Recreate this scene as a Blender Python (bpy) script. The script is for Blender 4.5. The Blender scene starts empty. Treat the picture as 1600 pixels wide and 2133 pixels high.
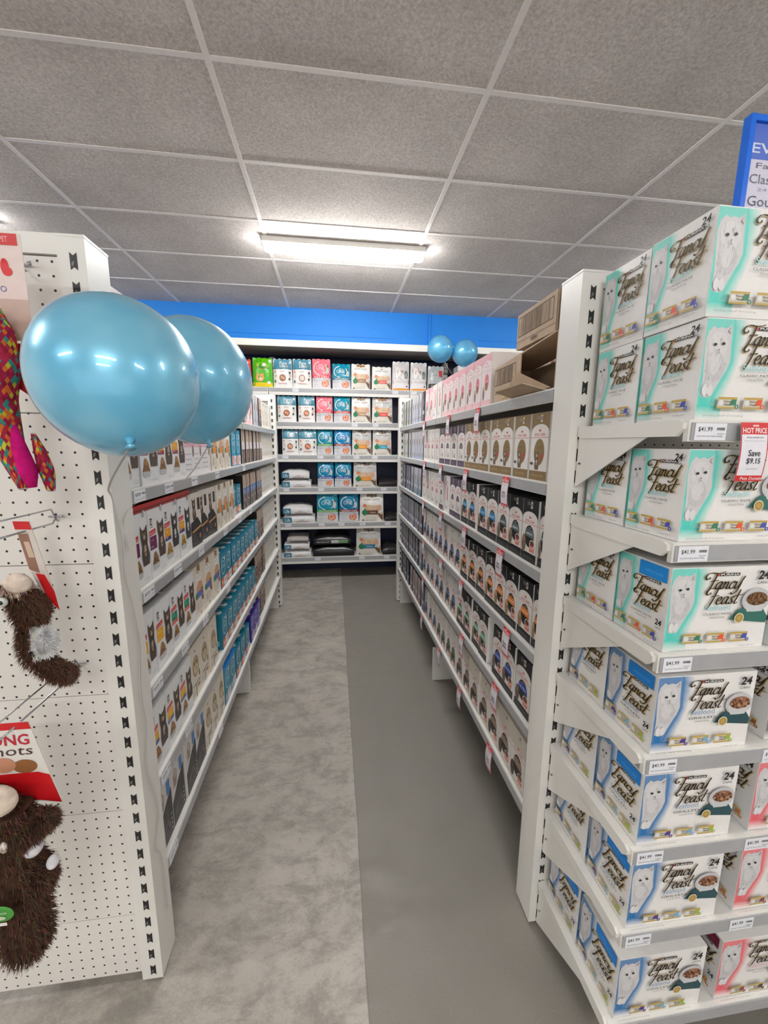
import bpy, math, random
from mathutils import Vector, Matrix
random.seed(7)
SC = bpy.context.scene
COL = SC.collection
R = math.radians

# ------------------------------------------------------------------ camera
H = 1.81
YAW, PITCH, ROLL = .1271, -.1678, .0079
fw = Vector((math.sin(YAW)*math.cos(PITCH), math.cos(YAW)*math.cos(PITCH), math.sin(PITCH)))
rt = Vector((math.cos(YAW), -math.sin(YAW), 0)); up = rt.cross(fw)
r2 = math.cos(ROLL)*rt+math.sin(ROLL)*up; u2 = -math.sin(ROLL)*rt+math.cos(ROLL)*up
cam = bpy.data.cameras.new('camera'); co = bpy.data.objects.new('camera', cam); COL.objects.link(co)
co.matrix_world = Matrix(((r2.x, u2.x, -fw.x, 0), (r2.y, u2.y, -fw.y, 0), (r2.z, u2.z, -fw.z, H), (0, 0, 0, 1)))
cam.sensor_fit = 'HORIZONTAL'; cam.sensor_width = 36; cam.lens = 826.7/1600*36
cam.clip_start = .05
SC.camera = co
# ------------------------------------------------------------------ light / exposure
SC.view_settings.view_transform = 'Standard'; SC.view_settings.look = 'None'
SC.view_settings.gamma = 1; SC.view_settings.use_curve_mapping = False
SC.view_settings.exposure = 0.66
W = bpy.data.worlds.new('world'); SC.world = W; W.use_nodes = True
W.node_tree.nodes['Background'].inputs[0].default_value = (1, .98, .95, 1)
W.node_tree.nodes['Background'].inputs[1].default_value = .8
LAMP = 62.0          # the batten over the aisle
LAMP2 = 42.0         # the other battens of the shop
# battens: centre x, y, length along x ; the first is the one in the photograph
BATTENS = [(.12, 3.465), (.12, -2.0), (.12, -3.6), (-3.0, 1.0), (3.3, .6), (-3.0, 3.4), (3.4, 3.4), (-2.6, -1.6), (2.8, -1.6)]
CEIL = 3.37

# ------------------------------------------------------------------ colour + materials
def lin(c):
    c = c/255.
    return c/12.92 if c <= .04045 else ((c+.055)/1.055)**2.4
def C(r, g, b): return (lin(r), lin(g), lin(b), 1)
WHITE = C(236, 234, 232); BLACK = C(26, 25, 27); RED = C(205, 30, 38)

def mat(name, col=None, rough=.5, metal=0, attr=False, noise=0, nscale=30, bump=0, spec=.5, emit=None, coat=0):
    m = bpy.data.materials.new(name); m.use_nodes = True
    nt = m.node_tree; n = nt.nodes; L = nt.links; b = n['Principled BSDF']
    b.inputs['Roughness'].default_value = rough; b.inputs['Metallic'].default_value = metal
    b.inputs['Specular IOR Level'].default_value = spec
    b.inputs['Coat Weight'].default_value = coat
    src = None
    if attr:
        a = n.new('ShaderNodeAttribute'); a.attribute_name = 'Col'; src = a.outputs['Color']
    else:
        a = n.new('ShaderNodeRGB'); a.outputs[0].default_value = col; src = a.outputs[0]
    if noise or bump:
        tc = n.new('ShaderNodeTexCoord'); nz = n.new('ShaderNodeTexNoise'); nz.inputs['Scale'].default_value = nscale
        nz.inputs['Detail'].default_value = 4
        L.new(tc.outputs['Object'], nz.inputs['Vector'])
        if noise:
            mr = n.new('ShaderNodeMapRange'); mr.inputs[1].default_value = .3; mr.inputs[2].default_value = .7
            mr.inputs[3].default_value = 1-noise; mr.inputs[4].default_value = 1+noise*.3
            L.new(nz.outputs['Fac'], mr.inputs[0])
            mx = n.new('ShaderNodeVectorMath'); mx.operation = 'SCALE'
            L.new(src, mx.inputs[0]); L.new(mr.outputs[0], mx.inputs['Scale']); src = mx.outputs[0]
        if bump:
            bp = n.new('ShaderNodeBump'); bp.inputs['Strength'].default_value = bump; bp.inputs['Distance'].default_value = .003
            L.new(nz.outputs['Fac'], bp.inputs['Height']); L.new(bp.outputs[0], b.inputs['Normal'])
    L.new(src, b.inputs['Base Color'])
    if emit:
        b.inputs['Emission Color'].default_value = (1, .985, .96, 1); b.inputs['Emission Strength'].default_value = emit
    return m
M = {
 'card': mat('printed_card', rough=.42, attr=True, noise=.03, nscale=60),
 'film': mat('printed_plastic_film', rough=.28, attr=True, noise=.05, nscale=40, bump=.25),
 'metal': mat('white_powder_coat', C(228, 226, 221), .38, noise=.02, nscale=8),
 'strip': mat('grey_label_holder', C(168, 169, 172), .22, noise=.06, nscale=25),
 'dark': mat('dark_metal', C(40, 40, 42), .5),
 'kraft': mat('brown_corrugated_card', rough=.8, attr=True, noise=.12, nscale=25, bump=.2),
 'blue': mat('blue_wall_paint', C(14, 128, 222), .6, noise=.05, nscale=30, bump=.15),
 'wall': mat('white_wall_paint', C(225, 222, 216), .7, noise=.03),
 'canopy': mat('canopy_white', C(236, 235, 228), .5, noise=.02),
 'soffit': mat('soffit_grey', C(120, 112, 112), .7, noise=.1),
 'lamp': mat('lamp_diffuser', (1, 1, 1, 1), .4, emit=LAMP), 'lamp2': mat('lamp_diffuser_weaker', (1, 1, 1, 1), .4, emit=LAMP2),
 'chrome': mat('zinc_wire', C(190, 190, 195), .2, metal=.9, noise=.05),
 'plush': mat('plush_fabric', rough=.95, attr=True, noise=.25, nscale=60, bump=.6, spec=.1),
 'fur': mat('fur_strands', rough=.8, attr=True, spec=.2),
 'frame': mat('blue_sign_frame', C(10, 110, 235), .2, noise=.03, coat=.5),
}
def mat_ceiling():
    m = mat('mineral_fibre_tile', C(172, 166, 162), .9, spec=.1)
    nt = m.node_tree; n = nt.nodes; L = nt.links; b = n['Principled BSDF']
    tc = n.new('ShaderNodeTexCoord')
    a = n.new('ShaderNodeTexNoise'); a.inputs['Scale'].default_value = 75; a.inputs['Detail'].default_value = 8; a.inputs['Roughness'].default_value = .75; a.inputs['Distortion'].default_value = .4
    c = n.new('ShaderNodeTexNoise'); c.inputs['Scale'].default_value = 2.2; c.inputs['Detail'].default_value = 3
    L.new(tc.outputs['Object'], a.inputs['Vector']); L.new(tc.outputs['Object'], c.inputs['Vector'])
    r1 = n.new('ShaderNodeMapRange'); r1.inputs[1].default_value = .35; r1.inputs[2].default_value = .62; r1.inputs[3].default_value = .66; r1.inputs[4].default_value = 1.1
    r2_ = n.new('ShaderNodeMapRange'); r2_.inputs[1].default_value = .3; r2_.inputs[2].default_value = .7; r2_.inputs[3].default_value = .88; r2_.inputs[4].default_value = 1.06
    L.new(a.outputs['Fac'], r1.inputs[0]); L.new(c.outputs['Fac'], r2_.inputs[0])
    mu = n.new('ShaderNodeMath'); mu.operation = 'MULTIPLY'; L.new(r1.outputs[0], mu.inputs[0]); L.new(r2_.outputs[0], mu.inputs[1])
    vm = n.new('ShaderNodeVectorMath'); vm.operation = 'SCALE'; vm.inputs[0].default_value = C(214, 208, 203)[:3]
    L.new(mu.outputs[0], vm.inputs['Scale']); L.new(vm.outputs[0], b.inputs['Base Color'])
    bp = n.new('ShaderNodeBump'); bp.inputs['Strength'].default_value = .5; bp.inputs['Distance'].default_value = .004
    L.new(a.outputs['Fac'], bp.inputs['Height']); L.new(bp.outputs[0], b.inputs['Normal'])
    return m
M['ceil'] = mat_ceiling()
M['grid'] = mat('ceiling_grid_bar', C(232, 228, 224), .5, noise=.05)
def mat_floor():
    m = mat('worn_grey_floor', C(150, 144, 134), .6)
    nt = m.node_tree; n = nt.nodes; L = nt.links; b = n['Principled BSDF']
    tc = n.new('ShaderNodeTexCoord'); sep = n.new('ShaderNodeSeparateXYZ'); L.new(tc.outputs['Object'], sep.inputs[0])
    def math_(op, x, y=None):
        q = n.new('ShaderNodeMath'); q.operation = op
        for i, v in enumerate((x, y)):
            if v is None: continue
            if isinstance(v, (int, float)): q.inputs[i].default_value = v
            else: L.new(v, q.inputs[i])
        return q.outputs[0]
    def noise(sc, det, rough=.6, dist=0, sx=1, sy=1):
        mp = n.new('ShaderNodeMapping'); mp.inputs['Scale'].default_value = (sx, sy, 1); L.new(tc.outputs['Object'], mp.inputs[0])
        q = n.new('ShaderNodeTexNoise'); q.inputs['Scale'].default_value = sc; q.inputs['Detail'].default_value = det
        q.inputs['Roughness'].default_value = rough; q.inputs['Distortion'].default_value = dist
        L.new(mp.outputs[0], q.inputs['Vector']); return q.outputs['Fac']
    def rng(v, a, b_, c, d):
        q = n.new('ShaderNodeMapRange'); 
        for i, t in enumerate((a, b_, c, d)): q.inputs[i+1].default_value = t
        L.new(v, q.inputs[0]); return q.outputs[0]
    edge = math_('ADD', sep.outputs[0], math_('MULTIPLY', noise(1.3, 2), .03))       # wavy join of the two sheets
    left = rng(edge, .105, .108, 1, 0)
    big = noise(1.7, 6, .65, .3, 1, .8); streak = noise(6.5, 12, .85, .3, .8, 1.3); fine = noise(160, 3)
    patch = rng(streak, .41, .55, .74, 1.10)
    worn = rng(big, .38, .62, .86, 1.10)
    lfac = math_('MULTIPLY', patch, worn)
    rfac = rng(noise(1.2, 4, .6, .3, 1.2, .5), .3, .7, .54, .66)
    fac = math_('ADD', math_('MULTIPLY', lfac, left), math_('MULTIPLY', rfac, math_('SUBTRACT', 1, left)))
    fac = math_('MULTIPLY', fac, rng(fine, .3, .7, .93, 1.05))
    seam = rng(math_('ABSOLUTE', math_('SUBTRACT', edge, .1065)), .001, .004, .72, 1)
    fac = math_('MULTIPLY', fac, seam)
    vm = n.new('ShaderNodeVectorMath'); vm.operation = 'SCALE'; vm.inputs[0].default_value = C(166, 160, 151)[:3]
    L.new(fac, vm.inputs['Scale']); L.new(vm.outputs[0], b.inputs['Base Color'])
    L.new(rng(streak, .4, .6, .62, .42), b.inputs['Roughness'])
    bp = n.new('ShaderNodeBump'); bp.inputs['Strength'].default_value = .15; bp.inputs['Distance'].default_value = .002
    L.new(streak, bp.inputs['Height']); L.new(bp.outputs[0], b.inputs['Normal'])
    return m
M['floor'] = mat_floor()
def mat_peg():
    m = mat('perforated_panel', C(226, 222, 217), .42)
    nt = m.node_tree; n = nt.nodes; L = nt.links; b = n['Principled BSDF']
    tc = n.new('ShaderNodeTexCoord'); sep = n.new('ShaderNodeSeparateXYZ'); L.new(tc.outputs['Object'], sep.inputs[0])
    def mth(op, x, y=None):
        q = n.new('ShaderNodeMath'); q.operation = op
        for i, v in enumerate((x, y)):
            if v is None: continue
            if isinstance(v, (int, float)): q.inputs[i].default_value = v
            else: L.new(v, q.inputs[i])
        return q.outputs[0]
    P = .03333
    dx = mth('SUBTRACT', mth('FRACT', mth('DIVIDE', sep.outputs[0], P)), .5)
    dz = mth('SUBTRACT', mth('FRACT', mth('DIVIDE', sep.outputs[2], P)), .5)
    d = mth('SQRT', mth('ADD', mth('MULTIPLY', dx, dx), mth('MULTIPLY', dz, dz)))
    msk = mth('LESS_THAN', d, .098)
    mx = n.new('ShaderNodeMix'); mx.data_type = 'RGBA'
    mx.inputs['A'].default_value = C(226, 222, 217); mx.inputs['B'].default_value = C(30, 28, 28)
    L.new(msk, mx.inputs['Factor']); L.new(mx.outputs['Result'], b.inputs['Base Color'])
    return m
M['peg'] = mat_peg()
def mat_balloon(name, alpha):
    m = bpy.data.materials.new(name); m.use_nodes = True
    nt = m.node_tree; n = nt.nodes; L = nt.links; b = n['Principled BSDF']
    tc = n.new('ShaderNodeTexCoord'); nz = n.new('ShaderNodeTexNoise'); nz.inputs['Scale'].default_value = 9; nz.inputs['Detail'].default_value = 2
    L.new(tc.outputs['Object'], nz.inputs['Vector'])
    rp = n.new('ShaderNodeValToRGB'); rp.color_ramp.elements[0].position = .35; rp.color_ramp.elements[1].position = .7
    rp.color_ramp.elements[0].color = C(104, 190, 228); rp.color_ramp.elements[1].color = C(140, 208, 236)
    L.new(nz.outputs['Fac'], rp.inputs[0]); L.new(rp.outputs[0], b.inputs['Base Color'])
    b.inputs['Roughness'].default_value = .3; b.inputs['Metallic'].default_value = .2
    b.inputs['Coat Weight'].default_value = .8; b.inputs['Coat Roughness'].default_value = .07
    tr = n.new('ShaderNodeBsdfTransparent'); tr.inputs[0].default_value = C(150, 215, 240)
    mx = n.new('ShaderNodeMixShader'); mx.inputs[0].default_value = alpha
    L.new(tr.outputs[0], mx.inputs[1]); L.new(b.outputs[0], mx.inputs[2]); L.new(mx.outputs[0], n['Material Output'].inputs['Surface'])
    return m
M['balloon'] = mat_balloon('pearl_blue_latex', .93)
M['balloon_thin'] = mat_balloon('thin_blue_latex', .6)

# ------------------------------------------------------------------ mesh building
class MB:
    def __init__(s): s.v = []; s.f = []; s.c = []; s.m = []; s.sm = []
    def poly(s, pts, col=WHITE, m=0, smooth=False):
        i = len(s.v); s.v += [tuple(p) for p in pts]; s.f.append(tuple(range(i, i+len(pts))))
        s.c.append(col if isinstance(col, list) else [col]*len(pts)); s.m.append(m); s.sm.append(smooth)
    def mesh(s, vs, fs, col=WHITE, m=0, smooth=False):
        i = len(s.v); s.v += [tuple(p) for p in vs]
        for f in fs:
            s.f.append(tuple(i+k for k in f)); s.c.append([col]*len(f)); s.m.append(m); s.sm.append(smooth)
    def box(s, x0, x1, y0, y1, z0, z1, col=WHITE, m=0, top=None):
        V = [(x0, y0, z0), (x1, y0, z0), (x1, y1, z0), (x0, y1, z0), (x0, y0, z1), (x1, y0, z1), (x1, y1, z1), (x0, y1, z1)]
        s.mesh(V, [(0, 3, 2, 1), (0, 1, 5, 4), (1, 2, 6, 5), (2, 3, 7, 6), (3, 0, 4, 7)], col, m)
        s.mesh([V[4], V[5], V[6], V[7]], [(0, 1, 2, 3)], top or col, m)
    def prism(s, pts, axis, a, b, col=WHITE, m=0):
        """outline pts (2-D) swept along axis from a to b"""
        def P(p, t):
            return {'x': (t, p[0], p[1]), 'y': (p[0], t, p[1]), 'z': (p[0], p[1], t)}[axis]
        n = len(pts); V = [P(p, a) for p in pts]+[P(p, b) for p in pts]
        s.mesh(V, [tuple(range(n-1, -1, -1)), tuple(range(n, 2*n))]+[(i, (i+1) % n, n+(i+1) % n, n+i) for i in range(n)], col, m)
    def tube(s, pts, r, col=WHITE, m=0, n=8, rr=None):
        pts = [Vector(p) for p in pts]; V = []; F = []
        t0 = None
        for i, p in enumerate(pts):
            t = (pts[min(i+1, len(pts)-1)]-pts[max(i-1, 0)]).normalized()
            if t0 is None: a = t.orthogonal().normalized()
            else: a = (a-t*a.dot(t)).normalized()
            b = t.cross(a); t0 = t; q = rr[i] if rr else r
            for k in range(n):
                an = 2*math.pi*k/n; V.append(p+(a*math.cos(an)+b*math.sin(an))*q)
        for i in range(len(pts)-1):
            for k in range(n):
                F.append((i*n+k, i*n+(k+1) % n, (i+1)*n+(k+1) % n, (i+1)*n+k))
        F += [tuple(range(n-1, -1, -1)), tuple((len(pts)-1)*n+k for k in range(n))]
        s.mesh(V, F, col, m, True)
    def ellipsoid(s, c, rx, ry, rz, col=WHITE, m=0, nu=20, nv=12, mtx=None):
        V = []; F = []
        for j in range(nv+1):
            th = math.pi*j/nv
            for i in range(nu):
                ph = 2*math.pi*i/nu
                p = Vector((rx*math.sin(th)*math.cos(ph), ry*math.sin(th)*math.sin(ph), rz*math.cos(th)))
                if mtx: p = mtx @ p
                V.append(p+Vector(c))
        for j in range(nv):
            for i in range(nu): F.append((j*nu+i, (j+1)*nu+i, (j+1)*nu+(i+1) % nu, j*nu+(i+1) % nu))
        s.mesh(V, F, col, m, True)
    def data(s, name, mats):
        me = bpy.data.meshes.new(name); me.from_pydata(s.v, [], s.f)
        at = me.color_attributes.new('Col', 'FLOAT_COLOR', 'CORNER')
        fl = []
        for c in s.c:
            for q in c: fl += q
        at.data.foreach_set('color', fl)
        me.polygons.foreach_set('material_index', s.m); me.polygons.foreach_set('use_smooth', s.sm)
        for q in mats: me.materials.append(M[q])
        me.update(); return me
    def obj(s, name, mats, parent=None, loc=(0, 0, 0)):
        o = bpy.data.objects.new(name, s.data(name, mats)); COL.objects.link(o); o.location = loc
        if parent: o.parent = parent
        return o
def tag(o, label, cat, group=None):
    o['label'] = label; o['category'] = cat
    if group: o['group'] = group
    return o
def thing(name, label, cat, loc=(0, 0, 0), rz=0, group=None):
    o = bpy.data.objects.new(name, None); COL.objects.link(o); o.location = loc; o.rotation_euler.z = rz; o.empty_display_size = .05
    return tag(o, label, cat, group)
def struct(o): o['kind'] = 'structure'; return o

# ------------------------------------------------------------------ printing on faces
TXT = {}
def text_mesh(s, bold=0.0):
    k = (s, bold)
    if k not in TXT:
        cu = bpy.data.curves.new('t', 'FONT'); cu.body = s; cu.resolution_u = 2; cu.offset = bold; cu.size = 1
        ob = bpy.data.objects.new('t', cu); COL.objects.link(ob)
        bpy.context.view_layer.update()
        me = bpy.data.meshes.new_from_object(ob.evaluated_get(bpy.context.evaluated_depsgraph_get()))
        v = [(q.co.x, q.co.y) for q in me.vertices]; f = [tuple(p.vertices) for p in me.polygons]
        bpy.data.objects.remove(ob); bpy.data.curves.remove(cu); bpy.data.meshes.remove(me)
        x0 = min(p[0] for p in v); x1 = max(p[0] for p in v); y0 = min(p[1] for p in v); y1 = max(p[1] for p in v)
        TXT[k] = ([((x-x0)/(x1-x0), (y-y0)/(y1-y0)) for x, y in v], f)
    return TXT[k]
def smooth(pts, n=6):
    out = []
    P = [pts[0]]+list(pts)+[pts[-1]]
    for i in range(1, len(P)-2):
        p0, p1, p2, p3 = P[i-1], P[i], P[i+1], P[i+2]
        for k in range(n):
            t = k/n
            out.append(tuple(.5*((2*p1[j])+(-p0[j]+p2[j])*t+(2*p0[j]-5*p1[j]+4*p2[j]-p3[j])*t*t+(-p0[j]+3*p1[j]-3*p2[j]+p3[j])*t**3) for j in (0, 1)))
    out.append(tuple(pts[-1])); return out
class Face:
    """flat (or gently warped) printing surface; u runs right, v up, artwork lies in thin layers"""
    def __init__(s, mb, O, U, V, w, h, m=0, warp=None, eps=.00022):
        s.mb = mb; s.O = Vector(O); s.U = Vector(U); s.V = Vector(V); s.N = s.U.cross(s.V); s.w = w; s.h = h; s.m = m; s.l = 1; s.warp = warp; s.eps = eps
    def P(s, u, v):
        d = s.l*s.eps+(s.warp(u, v) if s.warp else 0)
        return s.O+s.U*u+s.V*v+s.N*d
    def poly(s, pts, col):
        s.mb.poly([s.P(*p) for p in pts], col, s.m); s.l += .35
    def rect(s, u0, v0, u1, v1, col, g=None, n=1):
        """col bottom, g top colour for a printed blend"""
        if s.warp: n = max(n, 6)
        g = g or col
        nx = n if s.warp else 1
        for j in range(n):
            a = v0+(v1-v0)*j/n; b = v0+(v1-v0)*(j+1)/n
            ca = tuple(col[k]+(g[k]-col[k])*j/n for k in range(4)); cb = tuple(col[k]+(g[k]-col[k])*(j+1)/n for k in range(4))
            for i in range(nx):
                x = u0+(u1-u0)*i/nx; y = u0+(u1-u0)*(i+1)/nx
                s.mb.poly([s.P(x, a), s.P(y, a), s.P(y, b), s.P(x, b)], [ca, ca, cb, cb], s.m)
        s.l += .35
    def ell(s, cu, cv, ru, rv, col, a0=0, a1=360, n=18):
        s.poly([(cu+ru*math.cos(R(a0+(a1-a0)*i/n)), cv+rv*math.sin(R(a0+(a1-a0)*i/n))) for i in range(n+(0 if a1-a0 == 360 else 1))], col)
    def fan(s, cu, cv, ru, rv, c0, c1, n=20):
        for i in range(n):
            a = 2*math.pi*i/n; b = 2*math.pi*(i+1)/n
            s.mb.poly([s.P(cu, cv), s.P(cu+ru*math.cos(a), cv+rv*math.sin(a)), s.P(cu+ru*math.cos(b), cv+rv*math.sin(b))], [c0, c1, c1], s.m)
        s.l += .35
    def ring(s, cu, cv, ru, rv, t, col, a0=0, a1=360, n=24):
        for i in range(n):
            a = R(a0+(a1-a0)*i/n); b = R(a0+(a1-a0)*(i+1)/n)
            q = [(cu+ru*math.cos(a), cv+rv*math.sin(a)), (cu+ru*math.cos(b), cv+rv*math.sin(b)), (cu+(ru-t)*math.cos(b), cv+(rv-t)*math.sin(b)), (cu+(ru-t)*math.cos(a), cv+(rv-t)*math.sin(a))]
            s.mb.poly([s.P(*p) for p in q], col, s.m)
        s.l += .35
    def text(s, t, u0, v0, u1, v1, col, shear=0, bold=0.0):
        v, f = text_mesh(t, bold)
        s.mb.mesh([s.P(u0+(u1-u0)*x+shear*(v1-v0)*y, v0+(v1-v0)*y) for x, y in v], f, col, s.m); s.l += .35
    def stroke(s, pts, w, col, nib=None, sm=True):
        pts = smooth(pts) if sm else pts
        L_ = []; R_ = []
        for i, p in enumerate(pts):
            a = pts[max(i-1, 0)]; b = pts[min(i+1, len(pts)-1)]
            dx, dy = b[0]-a[0], b[1]-a[1]; d = math.hypot(dx, dy) or 1e-9
            q = w
            if nib is not None: q = w*(.28+.72*abs(math.sin(math.atan2(dy, dx)-nib)))
            nx, ny = -dy/d*q/2, dx/d*q/2
            L_.append((p[0]+nx, p[1]+ny)); R_.append((p[0]-nx, p[1]-ny))
        for i in range(len(pts)-1):
            s.mb.poly([s.P(*R_[i]), s.P(*R_[i+1]), s.P(*L_[i+1]), s.P(*L_[i])], col, s.m)
        s.l += .35
    def blend_band(s, inner, outer, ci, co_):
        for i in range(len(inner)-1):
            s.mb.poly([s.P(*inner[i]), s.P(*outer[i]), s.P(*outer[i+1]), s.P(*inner[i+1])], [ci, co_, co_, ci], s.m)
        s.l += .35
def grey(v): return C(v, v, v)
# script lettering (em units, x advance in last entry)
GL = {
 'F': ([[(-.10, .72), (-.16, .62), (-.30, .60), (-.40, .74), (-.30, .92), (-.05, .98), (.25, .95), (.55, .97), (.80, 1.04)],
        [(.30, .95), (.24, .6), (.12, .1), (-.04, -.28)], [(.02, .48), (.25, .50), (.50, .53)]], .42),
 'a': ([[(.36, .4), (.24, .44), (.07, .3), (.03, .1), (.12, .0), (.26, .1), (.38, .42)], [(.38, .42), (.32, .12), (.38, .0), (.5, .08)]], .46),
 'n': ([[(.0, .38), (.08, .42), (.08, .3), (.02, .0)], [(.05, .2), (.2, .4), (.3, .38), (.27, .1), (.32, .0), (.44, .08)]], .42),
 'c': ([[(.32, .34), (.24, .44), (.08, .32), (.03, .12), (.12, .0), (.26, .03), (.36, .12)]], .34),
 'y': ([[(.0, .38), (.07, .42), (.08, .3), (.06, .08), (.16, .0), (.3, .18), (.42, .5), (.52, .75)], [(.4, .42), (.34, .05), (.22, -.22), (.04, -.34), (-.1, -.24)]], .5),
 'e': ([[(.05, .2), (.2, .22), (.3, .34), (.22, .44), (.08, .32), (.04, .1), (.13, .0), (.28, .03), (.38, .12)]], .36),
 's': ([[(.0, .08), (.12, .0), (.24, .08), (.18, .22), (.12, .34), (.2, .44), (.3, .38)]], .32),
 't': ([[(.24, .85), (.16, .4), (.08, .1), (.14, .0), (.28, .08)], [(-.05, .48), (.18, .5), (.5, .56)]], .4),
}
def script(f, word, u, v, em, col, w, sh=.22, du=0, dv=0):
    x = 0
    for ch in word:
        st, adv = GL[ch]
        for path in st:
            f.stroke([(u+du+em*(x+p[0]+sh*p[1]), v+dv+em*p[1]) for p in path], w*em, col, nib=.25)
        x += adv
def scriptlogo(f, u, v, em):
    """two line handwritten wordmark with a gold edge"""
    gold = C(190, 160, 96); blk = C(24, 20, 18)
    for (wd, x, y) in (('Fancy', .26, 0), ('Feast', .42, -.92)):
        script(f, wd, u+x*em, v+y*em, em, gold, .122, du=.04*em, dv=-.03*em)
    for (wd, x, y) in (('Fancy', .26, 0), ('Feast', .42, -.92)):
        script(f, wd, u+x*em, v+y*em, em, blk, .098)

# ------------------------------------------------------------------ room shell
def shell():
    m = MB(); m.box(-5, 5, -5, 6, -.05, 0); struct(m.obj('floor', ['floor']))
    m = MB(); m.box(-5, 5, -5, 6, CEIL, CEIL+.05); struct(m.obj('ceiling', ['ceil']))
    m = MB()
    for i in range(-2, 7):
        x = -1.692+1.2003*i
        m.box(x-.013, x+.013, -5, 5.02, CEIL-.004, CEIL)
    for j in range(-11, 5):
        y = 1.990+.6077*j
        m.box(-5, 5, y-.012, y+.012, CEIL-.0035, CEIL)
    struct(m.obj('trim_1', ['grid']))
    m = MB(); m.box(-5, 5, 5.75, 5.85, 0, CEIL); struct(m.obj('wall_back', ['blue']))
    m = MB(); m.box(-5, 5, 5.02, 5.75, 3.0, CEIL)                 # painted bulkhead over the wall shelving
    m.box(-1.6, .75, 5.012, 5.02, 3.07, 3.078)                    # thin conduit lines on it
    m.box(1.8, 3, 5.012, 5.02, 3.09, 3.098)
    m.box(1.165, 1.19, 5.0, 5.02, 3.0, CEIL)
    struct(m.obj('trim_2', ['blue']))
    for nm, b in (('wall_left', (-5.1, -5, -5, 6)), ('wall_right', (5, 5.1, -5, 6))):
        m = MB(); m.box(b[0], b[1], b[2], b[3], 0, CEIL); struct(m.obj(nm, ['wall']))
    # unseen shop front behind the camera: two wide windows added to let daylight in
    m = MB(); m.box(-5, 5, -5.1, -5, 0, .25); m.box(-5, 5, -5.1, -5, 2.9, CEIL); m.box(-5, -4.6, -5.1, -5, .25, 2.9); m.box(4.6, 5, -5.1, -5, .25, 2.9); m.box(-.1, .1, -5.1, -5, .25, 2.9)
    struct(m.obj('wall_front', ['wall']))
    for i, (a, b) in enumerate(((-4.6, -.1), (.1, 4.6))):
        m = MB()
        for q in (a, (a+b)/2-.03, b-.06): m.box(q, q+.06, -5.08, -5.02, .25, 2.9)
        m.box(a, b, -5.08, -5.02, .25, .31); m.box(a, b, -5.08, -5.02, 2.84, 2.9); struct(m.obj('added_window_%d' % (i+1), ['metal']))
shell()

def batten(x, y, label, lm='lamp2'):
    t = thing('ceiling_light', label, 'light', (x, y, CEIL), 0, 'ceiling battens')
    m = MB(); m.box(-.638, .638, -.068, .068, -.026, -.004); [m.box(a, b, c, d, -.041, -.0261) for a, b, c, d in ((-.638, .638, -.068, -.062), (-.638, .638, .062, .068), (-.638, -.632, -.0619, .0619), (.632, .638, -.0619, .0619))]; m.obj('housing', ['metal'], t)  # edge lip added to keep the diffuser's glow off the nearby ceiling
    m = MB(); n = 12; V = []; F = []
    xs = [-.631, -.627, -.61, .61, .627, .631]; sc = [.35, .8, 1, 1, .8, .35]
    for xx, s_ in zip(xs, sc):
        for k in range(n+1):
            a = math.pi*k/n; V.append((xx, -.06*math.cos(a)*(.7+.3*s_), -.037-.050*math.sin(a)**.7*s_ if 0 < k < n else -.037))
    for i in range(len(xs)-1):
        for k in range(n): F.append((i*(n+1)+k, i*(n+1)+k+1, (i+1)*(n+1)+k+1, (i+1)*(n+1)+k))
    F += [tuple(range(n+1)), tuple((len(xs)-1)*(n+1)+k for k in range(n, -1, -1))]
    m.mesh(V, F, WHITE, 0, True); m.obj('diffuser', [lm], t)
LN = ['long white batten light glowing on the ceiling above the aisle', 'batten light on the ceiling just above the aisle mouth', 'batten light on the ceiling behind the aisle mouth',
      'batten light left of the pegboard end, nearer one', 'batten light right of the can box display, nearer one', 'batten light left of the aisle, farther one', 'batten light right of the aisle, farther one',
      'batten light behind and left of the pegboard end', 'batten light behind and right of the can box display']
for i, ((x, y), l) in enumerate(zip(BATTENS, LN)): batten(x, y, l, 'lamp' if i == 0 else 'lamp2')

# ------------------------------------------------------------------ shelving
SLOT0, SP = 2.25, .0667
def slots(m, xc, y, n, z0=SLOT0, w=.0085, h=.0205, ny=-1):
    dk = C(34, 33, 34)
    for i in range(n):
        z = z0-i*SP
        P = [(-w, -h), (0, -h+.007), (w, -h), (w, h), (0, h-.007), (-w, h)]
        if ny > 0: P = P[::-1]
        m.poly([(xc+a, y, z+b) for a, b in P], dk, 1)
        Q = [(-w*.6, -h*.62), (0, -h*.4), (w*.15, h*.05), (-w*.55, -h*.1)]
        if ny > 0: Q = Q[::-1]
        m.poly([(xc+a, y+ny*.0004, z+b) for a, b in Q], C(120, 120, 120), 1)  # grey patch paints a reflection inside the flat dark slot
def upright(parent, x0, x1, y0, y1, xc, front=True, z1=2.305, n=34, name='upright'):
    m = MB(); m.box(x0, x1, y0, y1, .012, z1)
    if front:
        slots(m, xc, y0-.0006, n)
    m.box(x0-.001, x1+.001, y0-.001, y1+.001, z1, z1+.006)
    m.obj(name, ['metal', 'card'], parent)
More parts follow.
